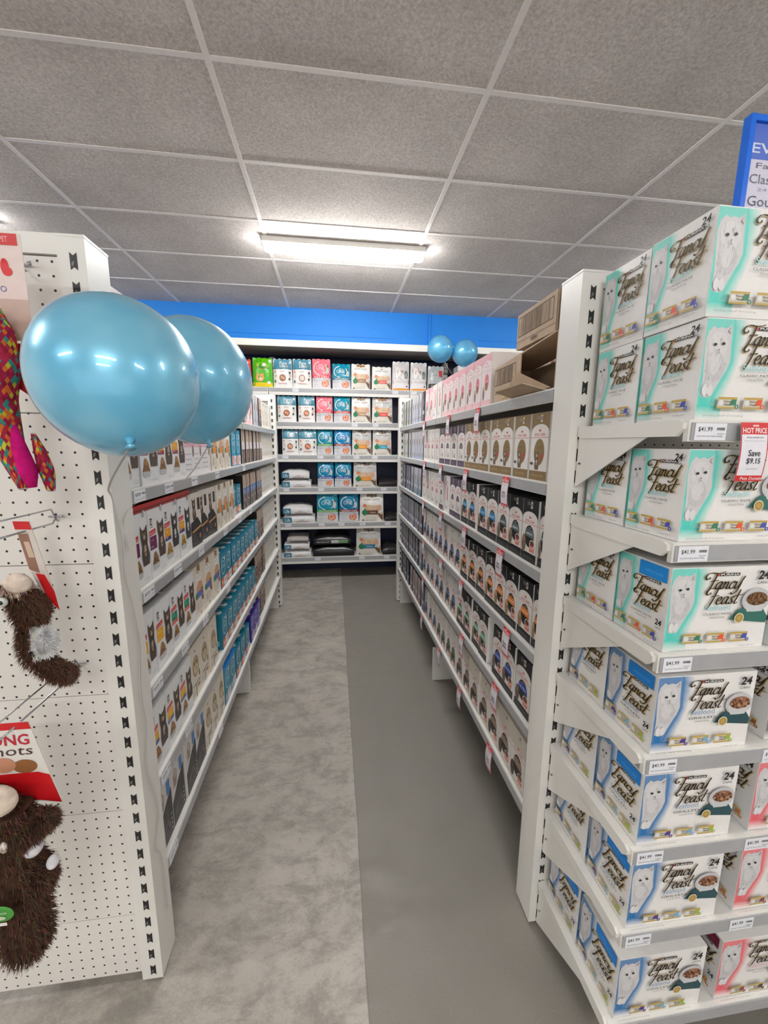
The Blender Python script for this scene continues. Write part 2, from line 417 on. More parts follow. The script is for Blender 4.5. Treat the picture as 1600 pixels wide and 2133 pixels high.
def side_shelf(parent, side, y0, y1, z, depth=.37, face=.6, zt=.043):
    """one shelf of an aisle run; its front edge carries the grey label strip"""
    sg = 1 if side == 'L' else -1
    xf = -.602 if side == 'L' else .724
    xb = xf-sg*depth
    m = MB()
    a, b = sorted((xf-sg*.0121, xb)); m.box(a, b, y0, y1, z-.022, z)
    a, b = sorted((xf, xf-sg*.012)); m.box(a, b, y0, y1, z-zt, z+.002)
    # little slots stamped near the front lip
    k = y0+.1
    while k < y1-.05:
        for q in (.03, .055):
            a, b = sorted((xf-sg*q, xf-sg*(q+.012))); m.poly([(a, k, z+.0005), (b, k, z+.0005), (b, k+.006, z+.0005), (a, k+.006, z+.0005)], C(40, 40, 40), 1)
        k += .3
    sh = m.obj('shelf', ['metal', 'card'], parent)
    m = MB(); a, b = sorted((xf+sg*.0005, xf+sg*.003)); m.box(a, b, y0+.004, y1-.004, z-zt+.003, z-.004)
    m.obj('label_strip', ['strip'], sh)
LZ = [1.95, 1.67, 1.35, 1.02, .685, .357]
RZ = [1.998, 1.685, 1.37, 1.054, .744, .413]
Y0, YM, Y1 = 1.265, 2.80, 4.34
def run_bay(side, y0, y1, zs, label, near, first):
    t = thing('shelving_bay', label, 'shelving', (0, 0, 0), 0, None)
    sg = 1 if side == 'L' else -1
    xo = -.6 if side == 'L' else .718
    xb = xo-sg*.40
    for z in zs: side_shelf(t, side, y0+.003, y1-.003, z)
    m = MB(); a, b = sorted((xb, xb-sg*.01)); m.box(a, b, y0, y1, .1, 2.29); m.obj('back_panel', ['peg'], t)
    m = MB()   # base foot
    a, b = sorted((xo-sg*.03, xb)); m.box(a, b, y1-.035, y1-.003, 0, .26)
    for k in range(3): 
        pass
    m.obj('base_foot', ['metal'], t)
    m = MB(); a, b = sorted((xb+sg*.04, xb+sg*.05)); m.box(a, b, y0, y1, .0, .22); m.obj('kick_plate', ['dark'], t)
    return t
run_bay('L', Y0, YM, LZ, 'near bay of the white shelving run on the left of the aisle', 1, 1)
run_bay('L', YM, Y1, LZ, 'far bay of the white shelving run on the left of the aisle', 0, 0)
run_bay('R', Y0, YM, RZ, 'near bay of the white shelving run on the right of the aisle', 1, 1)
run_bay('R', YM, Y1, RZ, 'far bay of the white shelving run on the right of the aisle', 0, 0)

# left end: pegboard facing the camera
pe = thing('pegboard_display_end', 'white perforated pegboard end of the left shelving with hooks', 'display stand', (0, 0, 0))
upright(pe, -.665, -.6, 1.156, 1.262, -.6285)
upright(pe, -1.545, -1.48, 1.156, 1.262, -1.5)
zz = [.035, .274, .674, 1.074, 1.475, 1.884, 2.262]
for a, b in zip(zz[:-1], zz[1:]):
    m = MB(); m.box(-1.48, -.6655, 1.165, 1.18, a+.0012, b-.0012); m.obj('perforated_panel', ['peg'], pe)
m = MB(); m.box(-1.5, -.6655, 1.157, 1.185, 2.264, 2.311); m.obj('top_rail', ['metal'], pe)
# right end: shelves facing the camera
re_ = thing('end_display_shelving', 'white end shelving on the right holding the boxed cans', 'shelving', (0, 0, 0))
upright(re_, .718, .785, 1.156, 1.262, .7545)
upright(re_, 1.7, 1.765, 1.156, 1.262, 1.73)
m = MB(); m.box(.7855, 1.7, 1.165, 1.18, .035, 2.262); m.obj('perforated_panel', ['peg'], re_)
m = MB(); m.box(.7855, 1.7, 1.157, 1.185, 2.264, 2.311); m.obj('top_rail', ['metal'], re_)
EZ = [1.867, 1.597, 1.326, 1.052, .782, .515, .197]
ED = .775                                                           # y of the shelf front
for z in EZ:
    m = MB(); m.box(.752, 1.72, ED+.0121, 1.155, z-.012, z)
    m.box(.752, 1.72, ED, ED+.012, z-.045, z+.0008)
    sh = m.obj('shelf', ['metal'], re_)
    m = MB(); m.box(.757, 1.715, ED-.003, ED-.0005, z-.042, z-.005); m.obj('label_strip', ['strip'], sh)
    m = MB()
    # side lip with rounded ends + tapering bracket plate
    lip = [(1.152, z+.001), (ED+.018, z+.001), (ED+.006, z-.006), (ED+.006, z-.018), (ED+.022, z-.034), (1.14, z-.034), (1.152, z-.026)]
    m.prism(lip, 'x', .743, .752)
    m.prism([(1.15, z-.03), (ED+.1, z-.03), (1.152, z-.183)], 'x', .747, .750)
    m.poly([(.7428, 1.135, z-.105), (.7428, 1.131, z-.109), (.7428, 1.135, z-.113), (.7428, 1.139, z-.109)], C(30, 30, 30), 1)
    m.poly([(.7466, 1.135, z-.105), (.7466, 1.131, z-.109), (.7466, 1.135, z-.113), (.7466, 1.139, z-.109)], C(30, 30, 30), 1)
    m.obj('bracket', ['metal', 'card'], sh)

# far ends of both runs
for nm, x0, x1, xc, xe, lab in (('far_end_frame', -.665, -.595, -.6285, -1.5, 'far white slotted post frame closing the left shelving'), ('far_end_frame', .718, .783, .7545, 1.65, 'far white slotted post frame closing the right shelving')):
    t = thing('shelving_end', lab, 'shelving')
    upright(t, x0, x1, 4.36, 4.45, xc)
    m = MB(); a, b = sorted(((x0 if xe < 0 else x1), xe)); m.box(a+.001, b-.001, 4.42, 4.45, .035, 2.25); m.obj('perforated_panel', ['peg'], t)
    m = MB(); m.box(a+.001, b-.001, 4.37, 4.45, 2.25, 2.311); m.obj('top_rail', ['metal'], t)

# wall shelving at the back
BZ = [2.497, 2.085, 1.674, 1.258, .792, .325]
BY = 5.2
def back_bay(x0, x1, lab):
    t = thing('wall_shelving_bay', lab, 'shelving')
    for z in BZ:
        m = MB(); m.box(x0+.004, x1-.004, BY+.0121, 5.68, z-.02, z); m.box(x0+.004, x1-.004, BY, BY+.012, z-.088, z+.001)
        sh = m.obj('shelf', ['metal'], t)
        m = MB(); m.box(x0+.01, x1-.01, BY-.004, BY-.0005, z-.05, z-.006); m.obj('label_strip', ['strip'], sh)
    m = MB(); m.box(x0, x1, 5.70, 5.72, .0, 2.97, C(24, 34, 70)); m.obj('back_panel', ['card'], t)  # navy puts the shade on the blue wall into the panel colour
    m = MB(); m.box(x1-.03, x1+.03, 5.6, 5.7, 0, 2.93); slots(m, x1-.012, 5.599, 42, 2.85, .006, .012); slots(m, x1+.012, 5.599, 42, 2.85, .006, .012)
    m.obj('upright', ['metal', 'card'], t)
back_bay(-1.95, -.78, 'wall shelving bay at the back, behind the left aisle run')
back_bay(-.78, .985, 'wall shelving bay at the back, seen through the end of the aisle')
back_bay(.985, 1.56, 'narrow wall shelving bay at the back with the grey cat bag')
back_bay(1.56, 2.9, 'wall shelving bay at the back with plain white cartons')
t = thing('shelf_canopy', 'long white canopy above the wall shelving at the back', 'canopy')
m = MB(); m.box(-2.6, 3.2, 4.975, 5.0, 2.93, 3.002); m.obj('fascia', ['canopy'], t)
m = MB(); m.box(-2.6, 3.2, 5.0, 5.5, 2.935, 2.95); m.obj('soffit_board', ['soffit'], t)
m = MB(); m.box(-2.6, 3.2, 4.985, 5.019, 2.995, 3.004); m.obj('top_board', ['canopy'], t)

# ------------------------------------------------------------------ product artwork
def body(w, d, h, col, top=None):
    m = MB(); m.box(-w/2, w/2, 0, d, 0, h, col, 0, top); return m
def front(m, w, h): return Face(m, (-w/2, 0, 0), (1, 0, 0), (0, 0, 1), w, h)
def leftf(m, w, d, h): return Face(m, (-w/2, d, 0), (0, -1, 0), (0, 0, 1), d, h)
def rightf(m, w, d, h): return Face(m, (w/2, 0, 0), (0, 1, 0), (0, 0, 1), d, h)
def topf(m, w, d, h): return Face(m, (-w/2, 0, h), (1, 0, 0), (0, 1, 0), w, d)

CATO = [(5, 52), (6, 90), (3, 130), (2, 162), (6, 180), (17, 192), (26, 187), (36, 190), (47, 187), (60, 196), (62, 172), (63, 150), (66, 125), (60, 105), (50, 88), (40, 68), (32, 51), (20, 47), (12, 48)]
def whitecat(f, sx=1.0, blink=0):
    k = .001
    q = [(u*k*sx+.001, v*k) for u, v in CATO]
    f.poly(q, C(208, 206, 208))
    # soft fur tones
    f.ell(.034*sx, .155, .024*sx, .026, C(216, 214, 216)); f.ell(.033*sx, .11, .022*sx, .03, C(198, 196, 199)); f.ell(.031*sx, .12, .015*sx, .026, C(212, 210, 212))
    rnd = random.Random(2)
    for i in range(70):
        v = rnd.uniform(.06, .175); lo, hi = (.008, .056) if v > .1 else (.008, .034)
        u = rnd.uniform(lo, hi); c = grey(rnd.choice([190, 198, 222, 228])); f.l -= .3
        f.poly([(u*sx, v), ((u+.0012)*sx, v+.001), ((u+.0008)*sx, v-.009)], c)
    f.l += 3
    f.ell(.014*sx, .062, .007*sx, .012, C(224, 222, 224)); f.ell(.026*sx, .062, .007*sx, .012, C(220, 218, 220))
    f.poly([(.052*sx, .182), (.0585*sx, .192), (.0595*sx, .176)], C(202, 190, 192))
    f.ell(.025*sx, .155, .0042*sx, .003, C(58, 62, 52)); f.ell(.044*sx, .157, .0042*sx, .003, C(58, 62, 52))
    f.ell(.025*sx, .155, .0018*sx, .0026, BLACK, n=8); f.ell(.044*sx, .157, .0018*sx, .0026, BLACK, n=8)
    f.poly([(.033*sx, .146), (.037*sx, .146), (.035*sx, .143)], C(96, 70, 70))
    f.stroke([(.035*sx, .143), (.035*sx, .139), (.032*sx, .137)], .0008, C(120, 100, 100)); f.stroke([(.035*sx, .139), (.038*sx, .137)], .0008, C(120, 100, 100), sm=False)
def glow(f, col, sx=1.0):
    k = .001; pts = [(60, 206), (66, 190), (67, 165), (68, 140), (69, 122), (62, 102), (52, 84), (42, 64), (34, 48), (30, 38), (24, 22), (10, 10)]
    off = [(98, 206), (100, 190), (96, 165), (92, 140), (88, 118), (80, 92), (72, 70), (64, 50), (60, 36), (62, 24), (58, 8), (60, 2)]
    inn = [(0.001+min(a*k*sx, f.w-.002), b*k) for a, b in pts]; out = [(0.001+min(a*k*sx, f.w-.003), b*k) for a, b in off]
    f.blend_band(inn, out, col, WHITE)
    # full tone between the animal and the blend
    f.poly([(.001, .001), (.001, .206), (.060*sx, .206), (.067*sx, .190), (.068*sx, .165), (.069*sx, .14), (.070*sx, .122), (.063*sx, .102), (.053*sx, .084), (.043*sx, .064), (.035*sx, .048), (.031*sx, .038), (.025*sx, .022), (.011*sx, .010)], [tuple(col[k]*.85+WHITE[k]*.15 for k in range(4))]*12+[col, col])
    f.rect(.001, .001, .06*sx, .03, WHITE, col, 3)
def can(f, u, v, w, h, acc, badge=True):
    f.poly([(u, v), (u+w*.94, v), (u+w, v+h), (u+w*.05, v+h)], C(206, 200, 186))
    f.rect(u+w*.03, v+h*.8, u+w*.99, v+h, C(196, 166, 84)); f.rect(u+w*.0, v, u+w*.95, v+h*.16, C(196, 166, 84))
    f.poly([(u+w*.62, v+h*.3), (u+w*.95, v+h*.3), (u+w*.98, v+h*.8), (u+w*.72, v+h*.8)], acc)
    f.ell(u+w*.2, v+h*.5, w*.12, h*.24, C(226, 224, 222)); f.text('Fancy', u+w*.32, v+h*.5, u+w*.68, v+h*.72, C(60, 45, 30), .3); f.text('Feast', u+w*.36, v+h*.28, u+w*.68, v+h*.46, C(60, 45, 30), .3)
    if badge: f.ell(u+w*1.0, v+h*.18, h*.2, h*.2, acc); f.text('8', u+w*1.0-h*.07, v+h*.07, u+w*1.0+h*.07, v+h*.28, WHITE)
def seafood_box(tone, accs, sub, soft, banner=None, bowl=1, top=True, scol=None):
    """24 can carton: front, left side and top printed"""
    w, h, d = .272, .208, .166
    m = body(w, d, h, WHITE)
    scol = scol or soft
    f = front(m, w, h)
    f.rect(.0005, .0005, w-.0005, h-.0005, WHITE)
    glow(f, tone); whitecat(f)
    f.rect(.122, .186, .176, .193, BLACK); f.rect(.117, .1865, .1225, .1925, C(200, 60, 70)); f.text('PURINA', .125, .1872, .1745, .1918, WHITE, bold=.02)
    scriptlogo(f, .084, .1555, .0405)
    f.text('Seafood', .094, .103, .16, .117, scol)
    f.text(sub, .090, .091, .165, .0975, C(60, 56, 60)); f.text('COLLECTION', .108, .083, .148, .087, C(90, 86, 90))
    f.text('24', .222, .176, .252, .198, BLACK, .12, .03); f.text('CANS', .222, .165, .25, .172, C(50, 48, 50))
    # served dish, mat and opened can
    f.poly([(.160, .078), (.186, .105), (.245, .108), (.264, .082), (.262, .066)], C(40, 78, 86) if bowl == 1 else C(50, 110, 100))
    f.ell(.226, .125, .038, .030, C(196, 196, 200)); f.ell(.226, .119, .032, .022, C(184, 186, 190)); f.poly([(.193, .122), (.259, .122), (.246, .096), (.206, .096)], C(204, 206, 208))
    fc = C(150, 104, 78) if bowl == 1 else C(112, 80, 50)
    rnd = random.Random(3)
    f.ell(.228, .128, .029, .017, fc)
    for i in range(34):
        a = rnd.random()*6.28; q = rnd.random()**.5
        f.ell(.228+q*.025*math.cos(a), .128+q*.014*math.sin(a), .0035, .003, rnd.choice([C(178, 132, 98), C(120, 66, 50), C(196, 152, 120), C(98, 58, 44)]) if bowl == 1 else rnd.choice([C(140, 100, 62), C(88, 60, 38), C(120, 84, 52)]), n=6)
    f.ell(.184, .082, .013, .013, C(222, 214, 190)); f.ell(.184, .082, .0108, .0108, C(190, 158, 88)); f.ring(.184, .082, .008, .008, .0012, C(140, 108, 56), n=12)
    for i, a in enumerate(accs): can(f, .040+i*.062, .024, .048, .024, a)
    f.text('24-3 OZ (85 g) CANS NET WT 4.5 LB (2.04 kg)', .008, .006, .105, .011, C(150, 148, 150)); f.text('24x85g NET WT', .19, .01, .235, .014, C(150, 148, 150))
    g = leftf(m, w, d, h)
    g.rect(.0005, .0005, d-.0005, h-.0005, WHITE)
    glow(g, tone, .72); whitecat(g, .72)
    dz = 0
    if banner:
        g.rect(.072, .168, d-.008, .204, banner); g.text('collection inside', .09, .180, .145, .188, tuple(min(1, q*1.5+.08) for q in banner[:3])+(1,), 0)
        dz = -.017
    g.rect(.094, .176+dz, .142, .183+dz, BLACK); g.rect(.089, .1765+dz, .0945, .1825+dz, C(200, 60, 70)); g.text('PURINA', .097, .1772+dz, .1405, .1818+dz, WHITE, bold=.02)
    scriptlogo(g, .058, .1445+dz, .038)
    g.text('Seafood', .066, .098+dz, .122, .111+dz, scol)
    g.text(sub, .062, .087+dz, .13, .093+dz, C(60, 56, 60)); g.text('COLLECTION', .078, .079+dz, .116, .0825+dz, C(90, 86, 90))
    if banner: g.text('24', d-.024, .062, d-.006, .077, BLACK, .1, .03); g.text('CANS', d-.024, .053, d-.006, .058, C(50, 48, 50))
    else: g.text('24', d-.030, .182, d-.009, .198, BLACK, .12, .03); g.text('CANS', d-.029, .173, d-.009, .178, C(50, 48, 50))
    for i, a in enumerate(accs): can(g, .007+i*.051, .022, .040, .024, a)
    g.text('24-3 OZ (85 g) CANS NET WT 4.5 LB (2.04 kg)', .006, .006, .09, .011, C(150, 148, 150)); g.text('24x85g NET', .118, .009, .15, .013, C(150, 148, 150))
    r = rightf(m, w, d, h); r.rect(.0005, .0005, d-.0005, h-.0005, WHITE); glow(r, tone, .72); whitecat(r, .72); scriptlogo(r, .064, .146, .0345)
    t = Face(m, (w/2, d, h), (-1, 0, 0), (0, -1, 0), w, d)
    t.rect(.0005, .0005, w-.0005, d-.0005, WHITE)
    t.rect(.145, .030, .170, .075, tone); t.poly([(.172, .034), (.21, .03), (.214, .064), (.18, .07)], grey(208))
    t.rect(.088, .052, .136, .059, BLACK); scriptlogo(t, .07, .028, .030)
    t.text('24', .03, .012, .055, .03, BLACK)
    if not top: pass
    return m
TQ = C(76, 208, 194); SB = C(8, 112, 176); PK = C(232, 92, 104)
GR, OR, BL = C(60, 130, 96), C(232, 92, 52), C(76, 86, 172)
VI, LB, LG = C(84, 62, 140), C(130, 176, 204), C(160, 186, 66)
PROTO = {}
PROTO['pate'] = seafood_box(TQ, (GR, OR, BL), 'CLASSIC PATÉ', C(150, 214, 220), None, 2).data('can_carton', ['card'])
PROTO['pateb'] = seafood_box(TQ, (GR, OR, BL), 'CLASSIC PATÉ', C(150, 214, 220), C(22, 140, 224), 2).data('can_carton', ['card'])
PROTO['grill'] = seafood_box(SB, (VI, LB, LG), 'GRILLED', C(130, 160, 196), None, 1).data('can_carton', ['card'])
PROTO['grillb'] = seafood_box(SB, (VI, LB, LG), 'GRILLED', C(130, 160, 196), C(22, 130, 216), 1).data('can_carton', ['card'])
PROTO['pink'] = seafood_box(PK, (C(150, 60, 70), C(90, 60, 60), C(200, 120, 60)), 'GRAVY LOVERS', C(224, 170, 178), None, 1).data('can_carton', ['card'])
PROTO['pinkb'] = seafood_box(PK, (C(150, 60, 70), C(90, 60, 60), C(200, 120, 60)), 'GRAVY LOVERS', C(224, 170, 178), C(120, 20, 56), 1).data('can_carton', ['card'])
PROTO['dark'] = seafood_box(C(112, 106, 108), (C(150, 90, 40), C(96, 50, 36), C(150, 90, 40)), 'TURKEY', C(120, 116, 120), None, 1).data('can_carton', ['card'])

def sitcat(f, cx, v0, s, c1, c2):
    """small sitting tabby, s = height"""
    o = [(-.17, 0), (-.21, .25), (-.16, .5), (-.20, .7), (-.20, 1), (-.10, .88), (.06, .88), (.17, 1), (.18, .7), (.14, .5), (.22, .22), (.18, 0)]
    f.poly([(cx+a*s, v0+b*s) for a, b in o], c1)
    f.ell(cx-.01*s, v0+.38*s, .07*s, .16*s, c2, n=10); f.ell(cx-.01*s, v0+.7*s, .07*s, .06*s, c2, n=8)
    for q in (-.07, .05): f.ell(cx+q*s, v0+.78*s, .022*s, .022*s, C(190, 180, 90), n=6)
    for q in (.2, .3, .5, .58): f.stroke([(cx-.13*s, v0+q*s), (cx+.12*s, v0+(q+.04)*s)], .025*s, tuple(x*.5 for x in c1[:3])+(1,), sm=False)
def kibble(f, cx, v0, w, c=C(168, 122, 70)):
    f.poly([(cx-w*.5, v0+w*.3), (cx+w*.5, v0+w*.3), (cx+w*.36, v0), (cx-w*.3, v0)], C(192, 194, 196))
    rnd = random.Random(5)
    f.poly([(cx-w*.42, v0+w*.3), (cx+w*.42, v0+w*.3), (cx+w*.28, v0+w*.7), (cx+w*.05, v0+w*1.0), (cx-w*.2, v0+w*.72)], tuple(q*.6 for q in c[:3])+(1,))
    for i in range(13):
        y = rnd.random(); x = (rnd.random()-.5)*.72*(1-y*.8)
        f.ell(cx+w*x, v0+w*(.33+.58*y), w*.1, w*.075, rnd.choice([c, tuple(q*.8 for q in c[:3])+(1,), tuple(min(1, q*1.25) for q in c[:3])+(1,)]), n=7)
def sci_box(band, band2, catc, kib=C(168, 122, 70)):
    w, h, d = .129, .236, .20
    m = body(w, d, h, C(226, 228, 230)); f = front(m, w, h)
    f.rect(.0004, .0004, w-.0004, h-.0004, C(230, 231, 233))
    f.rect(.014, .182, .032, .206, BLACK); f.text('Sd', .016, .186, .030, .202, WHITE, 0, .02); f.rect(.012, .174, .034, .178, grey(150))
    f.poly([(.003, .146), (.054, .150), (.054, .168), (.003, .164)], C(206, 58, 58)); f.text('Science Diet', .007, .151, .050, .161, C(240, 200, 200))
    f.rect(.003, .112, .056, .144, band); f.rect(.003, .098, .056, .112, band2)
    f.text('7+ adult', .007, .126, .035, .138, tuple(min(1, q*2+.2) for q in band[:3])+(1,)); f.text('chicken', .007, .105, .03, .112, C(230, 230, 235))
    kibble(f, .037, .026, .064, kib)
    sitcat(f, .095, .060, .135, catc[0], catc[1]); 
    f.rect(.07, .012, .12, .0145, grey(200)); f.rect(.07, .018, .11, .020, grey(205))
    s = leftf(m, w, d, h); s.rect(.02, .03, .18, .2, grey(215)); s.rect(.03, .12, .17, .15, band)
    t = topf(m, w, d, h); t.rect(.005, .03, w-.005, .17, grey(150)); t.poly([(.02, .04), (.1, .05), (.06, .09)], grey(60))
    return m
def vet_box():
    w, h, d = .125, .24, .2
    m = body(w, d, h, C(224, 220, 214)); f = front(m, w, h)
    f.rect(.0004, .0004, w-.0004, h-.0004, C(222, 216, 208))
    sitcat(f, .045, .12, .10, C(96, 74, 62), C(180, 160, 140))
    f.rect(.085, .16, .115, .215, C(60, 54, 56))
    f.poly([(.001, .001), (w-.001, .001), (w-.001, .085), (w*.62, .13), (.001, .11)], C(44, 40, 42))
    f.poly([(.01, .062), (w-.005, .078), (w-.005, .088), (.01, .072)], C(190, 146, 88))
    for i in range(4): f.ell(.02, .052-i*.012, .003, .003, grey(190), n=6); f.rect(.028, .05-i*.012, .07, .053-i*.012, grey(110))
    f.ell(.095, .04, .012, .012, C(180, 120, 100), n=10)
    s = leftf(m, w, d, h); s.rect(.0, .0, d, h*.5, BLACK)
    return m
def mono_box():
    w, h, d = .112, .236, .2
    m = body(w, d, h, C(230, 228, 230)); f = front(m, w, h)
    f.rect(.0004, .14, w-.0004, h-.0004, C(92, 88, 90)); f.poly([(.02, .16), (.09, .15), (.1, .21), (.05, .225), (.015, .2)], C(130, 124, 126)); f.poly([(.03, .17), (.06, .165), (.055, .2)], C(70, 66, 68))
    f.rect(.0004, .122, w-.0004, .14, C(222, 170, 186)); f.text('kitten', .02, .126, .075, .136, C(240, 214, 222))
    f.ell(.1, .105, .009, .026, C(150, 130, 136))
    for i in range(4): f.rect(.02, .09-i*.022, .08, .094-i*.022, C(186, 184, 196))
    return m
def coat_box(patch):
    w, h, d = .125, .24, .2
    m = body(w, d, h, C(226, 218, 204)); f = front(m, w, h)
    f.rect(.0004, .0004, w-.0004, h-.0004, C(224, 216, 202))
    f.rect(.045, .195, .085, .2396, C(150, 112, 68)); f.poly([(.02, .185), (.065, .215), (.11, .185), (.065, .155)], C(236, 234, 228)); f.ell(.065, .2, .004, .006, BLACK, n=8)
    f.text('IVORY COAT', .035, .181, .095, .188, C(120, 116, 110))
    f.poly([(.03, .10), (.1, .10), (.108, .15), (.065, .165), (.028, .14)], C(206, 158, 118)); sitcat(f, .1, .06, .07, C(120, 96, 72), C(190, 170, 150))
    f.rect(.02, .088, .09, .118, patch); f.ell(.022, .102, .013, .016, C(60, 136, 86), n=10)
    f.rect(.03, .03, .09, .07, C(214, 204, 188)); f.poly([(.058, .008), (.072, .008), (.065, .022)], C(70, 66, 60))
    return m
def one_box(base, acc, h=.19, edge=None):
    w, d = .122, .2
    m = body(w, d, h, base, edge or base); f = front(m, w, h); k = h/.19
    f.rect(.0004, .0004, w-.0004, h-.0004, base, tuple(min(1, q*1.25) for q in base[:3])+(1,), 3)
    f.ring(.058, .118*k, .040, .050*k, .005, C(214, 226, 230)); f.text('ONE', .032, .105*k, .084, .128*k, C(200, 218, 226))
    f.ell(.094, .155*k, .009, .014, C(214, 210, 204)); f.rect(.040, .140*k, .075, .146*k, C(180, 210, 220))
    f.rect(.004, .006, .052, .054*k, acc); f.ell(.028, .030*k, .012, .013, C(236, 190, 160), n=10); f.rect(.054, .006, w-.004, .054*k, C(214, 218, 218)); f.ell(.09, .03*k, .012, .014, C(196, 150, 120), n=10)
    s = leftf(m, w, d, h); s.rect(.02, .02, .18, .05, C(120, 196, 216)); s.rect(.02, .06, .1, .065, C(200, 226, 232)); s.ring(.13, .12*k, .04, .045, .004, C(150, 206, 224))
    t = topf(m, w, d, h); t.ell(.06, .06, .018, .03, C(222, 224, 224)); t.ell(.062, .032, .02, .014, C(226, 226, 226)); t.ring(.06, .07, .045, .055, .004, C(200, 220, 226))
    if edge: s = f; f.rect(.0004, h-.014, w-.0004, h-.0004, edge)
    return m
def dine_box(topc, mid, low, ring=True):
    w, h, d = .118, .24, .2
    m = body(w, d, h, C(206, 196, 184)); f = front(m, w, h)
    f.rect(.0004, .15, w-.0004, h-.0004, topc); f.rect(.0004, .1, w-.0004, .15, mid); f.rect(.0004, .0004, w-.0004, .1, low)
    if ring: f.ring(.05, .095, .032, .038, .005, C(220, 214, 206))
    f.ell(.085, .06, .02, .03, C(150, 120, 104), n=10); f.poly([(.02, .16), (.06, .16), (.05, .215), (.025, .205)], tuple(q*.6 for q in topc[:3])+(1,)); f.rect(.0, .0, .012, .24, tuple(min(1, q*1.3+.05) for q in topc[:3])+(1,))
    s = leftf(m, w, d, h); s.rect(.0, .0, d, h, C(46, 40, 38)); s = rightf(m, w, d, h); s.rect(0, 0, d, h, C(46, 40, 38))
    t = topf(m, w, d, h); t.rect(.004, .01, w-.004, .19, topc); t.rect(.01, .06, w-.01, .14, C(60, 50, 44))
    return m
def plain_box(ac):
    w, h, d = .118, .24, .2
    m = body(w, d, h, C(226, 223, 214)); f = front(m, w, h)
    f.rect(.0004, .0004, w-.0004, h-.0004, C(224, 221, 212)); f.rect(.055, .205, .08, .222, C(90, 88, 86)); f.rect(.02, .1, .1, .104, grey(190)); f.rect(.0, .0, .003, .24, grey(196))
    f.poly([(.03, .03), (.05, .03), (.045, .075), (.033, .07)], ac); f.poly([(.075, .03), (.09, .03), (.088, .065), (.078, .07)], grey(130)); f.rect(.02, .12, .095, .16, C(216, 206, 186))
    return m
def beige_box():
    w, h, d = .123, .25, .2
    m = body(w, d, h, C(222, 212, 196)); f = front(m, w, h)
    f.rect(.0004, .0004, w-.0004, h-.0004, C(220, 212, 198)); f.ell(.062, .145, .036, .045, C(176, 152, 118)); f.ring(.062, .145, .038, .048, .003, C(120, 110, 92))
    f.ell(.062, .135, .024, .026, C(206, 186, 152)); f.ell(.052, .16, .006, .01, C(96, 78, 58), n=8); f.ell(.075, .16, .006, .01, C(96, 78, 58), n=8); f.ell(.064, .137, .005, .004, BLACK, n=8)
    f.ell(.062, .215, .005, .007, C(90, 90, 60), n=8); f.rect(.02, .062, .105, .066, grey(60)); f.rect(.052, .0, .058, .06, grey(50)); f.rect(.07, .04, .1, .05, C(150, 90, 60)); f.ell(.1, .095, .008, .018, C(110, 126, 90), n=8); f.rect(.01, .02, .045, .035, C(206, 196, 180))
    return m
def clay_box():
    w, h, d = .128, .255, .2
    m = body(w, d, h, C(214, 212, 208)); f = front(m, w, h)
    f.rect(.0004, .0004, w-.0004, h-.0004, C(206, 204, 200)); f.poly([(.0004, .0004), (w-.0004, .0004), (w-.0004, .185), (w*.5, .15), (.0004, .10)], C(50, 46, 48))
    f.rect(.085, .175, .118, .23, C(70, 124, 190)); f.poly([(.02, .15), (.05, .15), (.065, .2), (.04, .225), (.02, .2)], C(150, 132, 124)); f.ell(.045, .2, .016, .018, C(186, 170, 160), n=10)
    for i in range(4): f.poly([(.015, .04+i*.02), (.09, .075+i*.02), (.09, .079+i*.02), (.015, .044+i*.02)], grey(120 if i else 170))
    for i in range(4): f.ell(.112, .02+i*.02, .004, .005, grey(190), n=6)
    f.ell(.09, .055, .007, .012, C(150, 110, 110), n=8)
    t = topf(m, w, d, h); t.rect(.005, .02, w-.005, .18, C(200, 200, 198)); t.poly([(.02, .03), (.1, .03), (.09, .1), (.06, .05), (.03, .1)], C(60, 60, 64)); t.rect(.03, .11, .09, .14, C(100, 110, 120))
    return m
def crown(f, cu, v, s, c):
    f.poly([(cu-.5*s, v), (cu+.5*s, v), (cu+.55*s, v+.6*s), (cu+.28*s, v+.3*s), (cu, v+.75*s), (cu-.28*s, v+.3*s), (cu-.55*s, v+.6*s)], c)
